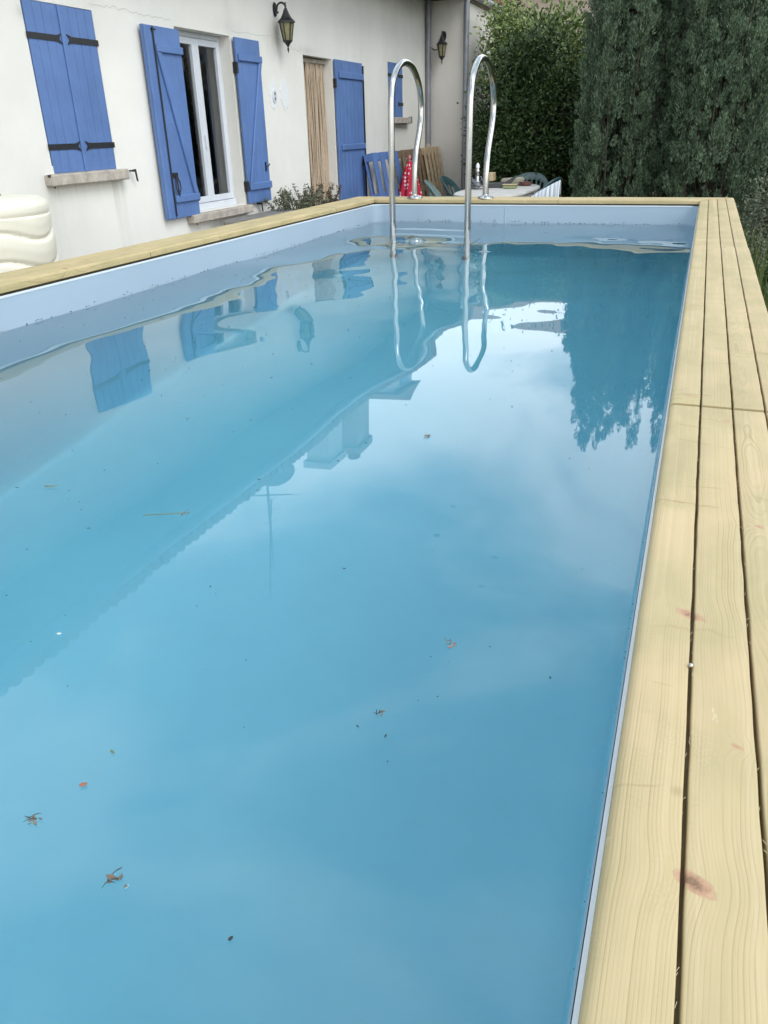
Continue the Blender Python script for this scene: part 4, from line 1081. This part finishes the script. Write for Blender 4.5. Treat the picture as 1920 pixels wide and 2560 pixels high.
pt = twiggy('dry_plant', (-4.10, 8.72, .52), 30, .38, .30, M['dry_leaf'], 22, .035, 'dried brown pot plant in front of the corded doorway')
MB().lathe([(.13, -.52), (.18, -.10), (.19, -.08)], (0, 0, 0), 20).build('pot', M['stone'], pt, smooth=40)
pt2 = [o for o in bpy.data.objects if o.name.startswith('succulent_plant')][0]
MB().lathe([(.13, -.52), (.20, -.10), (.21, -.08)], (0, 0, 0), 20).build('pot', M['stone'], pt2, smooth=40)
bp = MB().lathe([(.10, 0), (.15, .35), (.155, .62), (.13, .68), (.06, .705)], (0, 0, 0), 24).build('black_container', M['black_pot'], smooth=50); bp.location = (-4.06, 9.02, 0)
tag(bp, 'rounded black container beside the dried plant at the doorway', 'container')

# ------------------------------------------------------------------ trees
def cypress(name, x, y, rx, ry, H, label, mat, nplume, seed, per=105):
    root = empty(name, (x, y, 0), label, 'tree', 'conifers beyond the far end of the pool')
    rg = np.random.default_rng(seed)
    MB().tube([(0, 0, 0), (.03, 0, H * .5), (0, .02, H * .9)], [.08, .05, .02], 8).build('trunk', M['bark'], root, smooth=True)
    lb = MB()
    cs, ds = [], []
    ncol = nplume
    for k in range(ncol):
        f = (k + .5) / ncol; ring = f ** .5
        a = k * 2.39996 + rg.uniform(-.25, .25)
        bx, by = rx * ring * .86 * math.cos(a), ry * ring * .86 * math.sin(a)
        zt = H * (1 - .34 * ring ** 2.2) * rg.uniform(.88, 1.04) if k % 5 else H * rg.uniform(.45, .75)
        z0 = max(.0, rg.uniform(-.2, .9) if ring > .6 else zt - 2.6)
        if k % 4 == 3: z0 = zt - rg.uniform(1.0, 1.7)
        Lc = zt - z0; rc = rg.uniform(.10, .175)
        lx, ly = math.cos(a) * rg.uniform(-.02, .10), math.sin(a) * rg.uniform(-.02, .10)
        lb.tube([(bx * .35, by * .35, max(0, z0 - .3)), (bx * .8, by * .8, z0 + .2), (bx + lx, by + ly, zt - .25)], [.014, .009, .002], 5)
        nt = int(Lc * 26)
        for q in range(nt):
            t = rg.uniform(0, 1); ang = rg.uniform(0, 2 * PI)
            R_ = rc * (min(1, t * 5 + .35)) * (1 - max(0, t - .25) / .75) ** .62 * rg.uniform(.7, 1.12)
            c0 = np.array([bx + lx * t + R_ * math.cos(ang), by + ly * t + R_ * math.sin(ang), z0 + t * Lc - .06])
            tr_ = rg.uniform(.030, .055); tl = rg.uniform(.10, .20)
            n = int(per)
            u = rg.random(n); an = rg.uniform(0, 2 * PI, n); rr = tr_ * (1 - u) ** .5 * rg.uniform(.5, 1.1, n)
            ax_ = np.array([math.cos(ang) * .30, math.sin(ang) * .30, 1.0])
            c = c0 + ax_ * (u * tl)[:, None]; c[:, 0] += rr * np.cos(an); c[:, 1] += rr * np.sin(an)
            d = ax_ + np.stack([np.cos(an) * .45, np.sin(an) * .45, np.zeros(n)], 1) + rg.normal(0, .22, (n, 3))
            cs.append(c); ds.append(d)
    lb.build('limbs', M['bark'], root, smooth=True, kind='stuff')
    c = np.concatenate(cs); d = np.concatenate(ds); n = len(c)
    print('LEAVES', name, n)
    leaf_cloud('crown', c, d, rg.uniform(.026, .055, n), rg.uniform(.007, .0125, n), mat, root, 'stuff')
    return root
cypress('conifer', -.99, 11.0, .50, .60, 4.45, 'left blue-green columnar conifer behind the garden table', M['cypress'], 36, 1)
cypress('conifer', .09, 10.8, .52, .60, 4.45, 'broad blue-green conifer directly beyond the far right corner of the pool', M['cypress'], 36, 2)
cypress('conifer', .80, 12.4, .62, .6, 4.6, 'darker conifer half hidden at the right edge of the picture', M['cypress_dark'], 24, 3, 85)
cypress('conifer', -.50, 12.3, .75, .6, 4.9, 'dark conifer in the gap behind the two blue-green ones', M['cypress_dark'], 30, 4, 70)

def bush(name, x, y, rx, ry, z0, z1, n, label, mat, cat='shrub', Ls=.055, seed=0, limbs=26, clump=.22, group=None, nclump=120, gaps=.0):
    root = empty(name, (x, y, 0), label, cat, group); rg = np.random.default_rng(seed)
    b = MB(); cc = []
    for k in range(nclump):
        a = rg.uniform(0, 2 * PI); e = rg.uniform(-1, 1); rr = rg.uniform(.55, 1.0)
        zz = (z0 + z1) / 2 + (z1 - z0) / 2 * e * rr
        rad = math.sqrt(max(0, 1 - (e * .92) ** 2)) * rr
        cc.append((rx * rad * math.cos(a), ry * rad * math.sin(a), zz))
    for k in range(limbs):
        p = Vector(cc[k % len(cc)]); q0 = Vector((rg.uniform(-.12, .12), rg.uniform(-.12, .12), 0)); mid = q0.lerp(p, .5) + Vector((0, 0, .15))
        b.tube(smooth_pts([q0, mid, p], 3), [.028, .025, .022, .016, .011, .008, .005][:7], 5)
    b.build('branches', M['bark'], root, smooth=True, kind='stuff')
    cc = np.array(cc); ids = rg.integers(0, len(cc), n); off = rg.normal(0, clump * .5, (n, 3))
    c = cc[ids] + off; c[:, 2] = np.maximum(c[:, 2], .03)
    d = off + rg.normal(0, .12, (n, 3)) + np.array([0, 0, .05])
    leaf_cloud('foliage', c, d, rg.uniform(Ls * .6, Ls * 1.2, n), rg.uniform(Ls * .35, Ls * .6, n), mat, root, 'stuff')
    return root
bush('tall_shrub', -2.42, 12.6, .80, .7, .1, 2.7, 40000, 'tall leafy green shrub between the house corner and the conifers', M['leaf'], seed=21, nclump=150, Ls=.062, clump=.22)
bush('tall_shrub', -2.35, 13.9, .85, .7, 1.0, 3.15, 12000, 'lighter loose shrub rising behind the tall green one, against the pink wall', M['leaf_light'], seed=22, nclump=110, clump=.28, Ls=.08)
bush('tall_shrub', -3.22, 14.6, .42, .7, 1.6, 3.25, 6000, 'yellow-green shrub top beside the far downpipe', M['leaf_light'], seed=26, nclump=60, clump=.24, Ls=.075)
bush('dark_hedge', -2.1, 15.0, 1.6, .55, .0, 2.3, 34000, 'dark hedge filling in behind the tall shrub', M['leaf_dark'], 'hedge', Ls=.075, seed=23, nclump=220, clump=.34)
bush('dark_hedge', .4, 14.4, 2.2, .6, .0, 2.9, 34000, 'dark hedge behind the conifers', M['leaf_dark'], 'hedge', Ls=.075, seed=24, nclump=220, clump=.36)
bush('dark_hedge', 2.6, 12.0, 1.3, 1.2, .0, 2.8, 30000, 'dark hedge at the right edge beyond the conifers', M['leaf_dark'], 'hedge', Ls=.07, seed=25, nclump=160, clump=.36)
for bx_, by_, hz_, sd in ((4.0, 19.0, 6.0, 41), (7.5, 20.5, 7.0, 42), (6.2, 13.5, 4.5, 43)):  # unseen trees added so the tall window's glass reflects dark
    bush('added_tree', bx_, by_, 1.8, 1.6, .8, hz_, 16000, {41: 'added dark broadleaf tree, unseen behind the conifers, darkening the window reflection', 42: 'tallest added dark broadleaf tree, unseen at far right, darkening the window reflection', 43: 'added dark broadleaf tree, unseen right of the conifers, darkening the window reflection'}[sd], M['leaf_dark'], 'tree', Ls=.16, seed=sd, nclump=110, clump=.8, group='added unseen trees for the window reflection')
bush('lavender_bush', .88, 8.6, .42, .5, .05, .92, 12000, 'grey-green rosemary-like bush just right of the far pool corner', M['grey_leaf'], 'bush', Ls=.035, seed=31, nclump=90, clump=.16)
bush('low_bush', .98, 7.2, .36, .5, .0, .62, 9000, 'low dark green plant growing against the right side of the pool', M['leaf'], 'bush', Ls=.04, seed=32, nclump=70, clump=.15)

# grass beside the pool
n = 26000
cx_ = RNG.uniform(.16, 2.2, n); cy_ = RNG.uniform(3.0, 12.5, n)
cen = np.stack([cx_, cy_, np.zeros(n)], 1); dr = np.stack([RNG.normal(0, .28, n), RNG.normal(0, .28, n), np.ones(n)], 1)
gr = leaf_cloud('grass', cen, dr, RNG.uniform(.12, .42, n), RNG.uniform(.006, .014, n), M['grass'], None, 'stuff')
gr['label'] = 'long green grass along the right side of the pool'; gr['category'] = 'grass'
# a few flowering weeds
for k, (x, y, hh) in enumerate(((.46, 6.1, .66), (.55, 5.6, .60), (.42, 6.7, .68))):
    lab = ['pale-tipped grassy weed standing nearest the pool edge on the right', 'pale-tipped grassy weed at the very right edge of the picture', 'pale-tipped grassy weed below the grey-green bush'][k]
    r_ = empty('tall_weed', (x, y, 0), lab, 'weed', 'pale weeds by the pool side')
    b = MB(); hd = []; hr = []
    for j in range(14):
        a = random.uniform(0, 2 * PI); e = Vector((random.uniform(0, .10) * math.cos(a), random.uniform(0, .14) * math.sin(a), hh * random.uniform(.75, 1.05)))
        b.tube([(0, 0, 0), e * .5 + Vector((0, 0, .03)), e], [.003, .0024, .0015], 4)
        for q_ in range(16): hd.append(e + Vector((random.gauss(0, .006), random.gauss(0, .006), random.uniform(-.07, .02)))); hr.append((random.gauss(0, .5), random.gauss(0, .5), 1))
    b.build('stalks', M['grass'], r_, kind='stuff')
    leaf_cloud('seed_heads', np.array([tuple(v) for v in hd]), np.array(hr), .020, .008, M['grey_leaf'], r_, 'stuff')

# ------------------------------------------------------------------ things floating on the water
def float_mat(name, c, v=.3): return plain(name, c, .7, v, 120)
mb_, mo_, md_, mw_, mg_ = float_mat('brown_debris', (.16, .12, .08)), float_mat('orange_petal', (.30, .12, .07)), float_mat('dark_debris', (.03, .035, .035)), float_mat('white_debris', (.6, .62, .6)), float_mat('green_straw', (.14, .16, .07))
def debris(name, x, y, size, mat, label, cat, n=5, mat2=None, flat=.5):
    r = empty(name, (x, y, WZ + .0012), label, cat)
    b = MB()
    for k in range(n):
        a = random.uniform(0, 2 * PI); L = size * .8 * random.uniform(.4, 1); c = Vector((random.gauss(0, size * .25), random.gauss(0, size * .25), .0005))
        d_ = Vector((math.cos(a), math.sin(a), random.uniform(.02, .3) * flat)) * L * .42
        s_ = Vector((-math.sin(a), math.cos(a), random.uniform(-.4, .4))) * L * random.uniform(.10, .30)
        th = Vector((0, 0, .0006))
        b.add([c - d_, c + s_, c + d_, c - s_, c - d_ + th, c + s_ + th, c + d_ + th, c - s_ + th], [(3, 2, 1, 0), (4, 5, 6, 7), (0, 1, 5, 4), (1, 2, 6, 5), (2, 3, 7, 6), (3, 0, 4, 7)])
    b.build('flakes', mat, r)
    if mat2:
        b = MB()
        for k in range(5):
            a = random.uniform(0, 2 * PI); c = Vector((random.gauss(-size * .2, size * .15), random.gauss(0, size * .2), .0006)); d_ = Vector((math.cos(a), math.sin(a), .1)) * size * .6
            b.tube([c, c + d_ * .5 + Vector((0, 0, .001)), c + d_], [.0006, .0005, .0002], 4)
        b.build('threads', mat2, r)
    return r
debris('dead_leaf_scrap', -.534, .396, .013, mb_, 'crumpled brown scrap with dark legs floating at the lower left', 'debris', 7, md_)
debris('dead_leaf_scrap', -.414, .366, .016, mb_, 'spidery brown scrap floating lowest on the left, beside a tiny pale flake', 'debris', 6, md_)
debris('pale_flake', -.398, .363, .004, mw_, 'tiny pale flake just right of the spidery brown scrap', 'flake', 3, mb_)
debris('dead_leaf_scrap', -.484, 1.524, .022, mb_, 'brown scrap floating alone in the brightest part of the reflected sky', 'debris', 5, mo_)
debris('dead_leaf_scrap', -.225, .808, .014, mo_, 'orange-brown scrap floating nearest the right hand coping', 'debris', 4, mb_)
debris('dead_leaf_scrap', -.155 - .11, .652, .010, mb_, 'small dark twisted scrap floating below the orange-brown one', 'debris', 4, md_)
def petal(x, y, s, mat, label, rz, cat='petal', asp=.6):
    b = MB(); pts = [(s * math.cos(a) * (1 if math.cos(a) > 0 else .7), s * asp * math.sin(a)) for a in [2 * PI * k / 14 for k in range(14)]]
    b.prism(pts, lambda u, v: (u, v, .0008 + 8 * (u * u)), lambda u, v: (u, v, .0014 + 8 * (u * u)))
    o = b.build('petal', mat); o.location = (x, y, WZ + .0012); o.rotation_euler = (0, 0, rz); return tag(o, label, cat)
petal(-.518, .449, .0046, mo_, 'small orange petal floating above the crumpled brown scrap on the left', .6)
petal(-.52, .499, .0042, mg_, 'tiny curled olive flake floating above the orange petal', -.4, 'flake', .35)
petal(-1.1, 1.054, .016, mg_, 'short straw-coloured chip floating in the dark reflection at the left', .3, 'chip', .16)
petal(-.284, .350, .003, md_, 'dark seed floating low in the middle of the pool', 1.2, 'seed', .5)
petal(-.734, .661, .0038, mw_, 'small white fleck in the dark reflection on the left', .2, 'fleck', .5)
nd = empty('pine_needle', (-.80, 1.03, WZ + .0012), 'long thin needle with a pale tuft floating in the dark reflection of the eaves', 'needle')
MB().tube([(-.048, -.026, .0006), (0, -.004, .001), (.018, .004, .0008)], .0009, 5).build('stem', mg_, nd)
b = MB()
for k in range(9):
    a = random.uniform(-1.6, 1.8); b.tube([(.016, .003, .0008), (.016 + .011 * math.cos(a), .003 + .011 * math.sin(a), .0016)], .0004, 4)
b.build('tuft', mb_, nd)
bd = MB().lathe([(.0005, 0), (.002, .001), (.0026, .0028), (.0018, .0046), (.0004, .0052)], (0, 0, 0), 12).build('shiny_bead', M['steel'], smooth=True); bd.location = (.0492, .640, ZC - .0015)
tag(bd, 'tiny shiny bead lodged in the first groove of the right hand coping', 'bead')
b = MB()
for k in range(330):
    y = random.uniform(.25, 1) ** 1.6 * 5.2; x = random.uniform(-2.1, -.03); s = random.choice((.0005, .0007, .0009, .0014)) * (1 + y * .45); a = random.uniform(0, 2 * PI)
    u = Vector((math.cos(a), math.sin(a), 0)) * s * random.uniform(1, 2.2); v = Vector((-math.sin(a), math.cos(a), 0)) * s * .6; c = Vector((x, y, WZ + .0016)); t_ = Vector((0, 0, .0005))
    b.add([c - u, c - v, c + u, c + v, c - u + t_, c - v + t_, c + u + t_, c + v + t_], [(3, 2, 1, 0), (4, 5, 6, 7), (0, 1, 5, 4), (1, 2, 6, 5), (2, 3, 7, 6), (3, 0, 4, 7)])
tag(b.build('floating_specks', md_), 'tiny dark specks scattered over the water surface', 'specks', None, 'stuff')
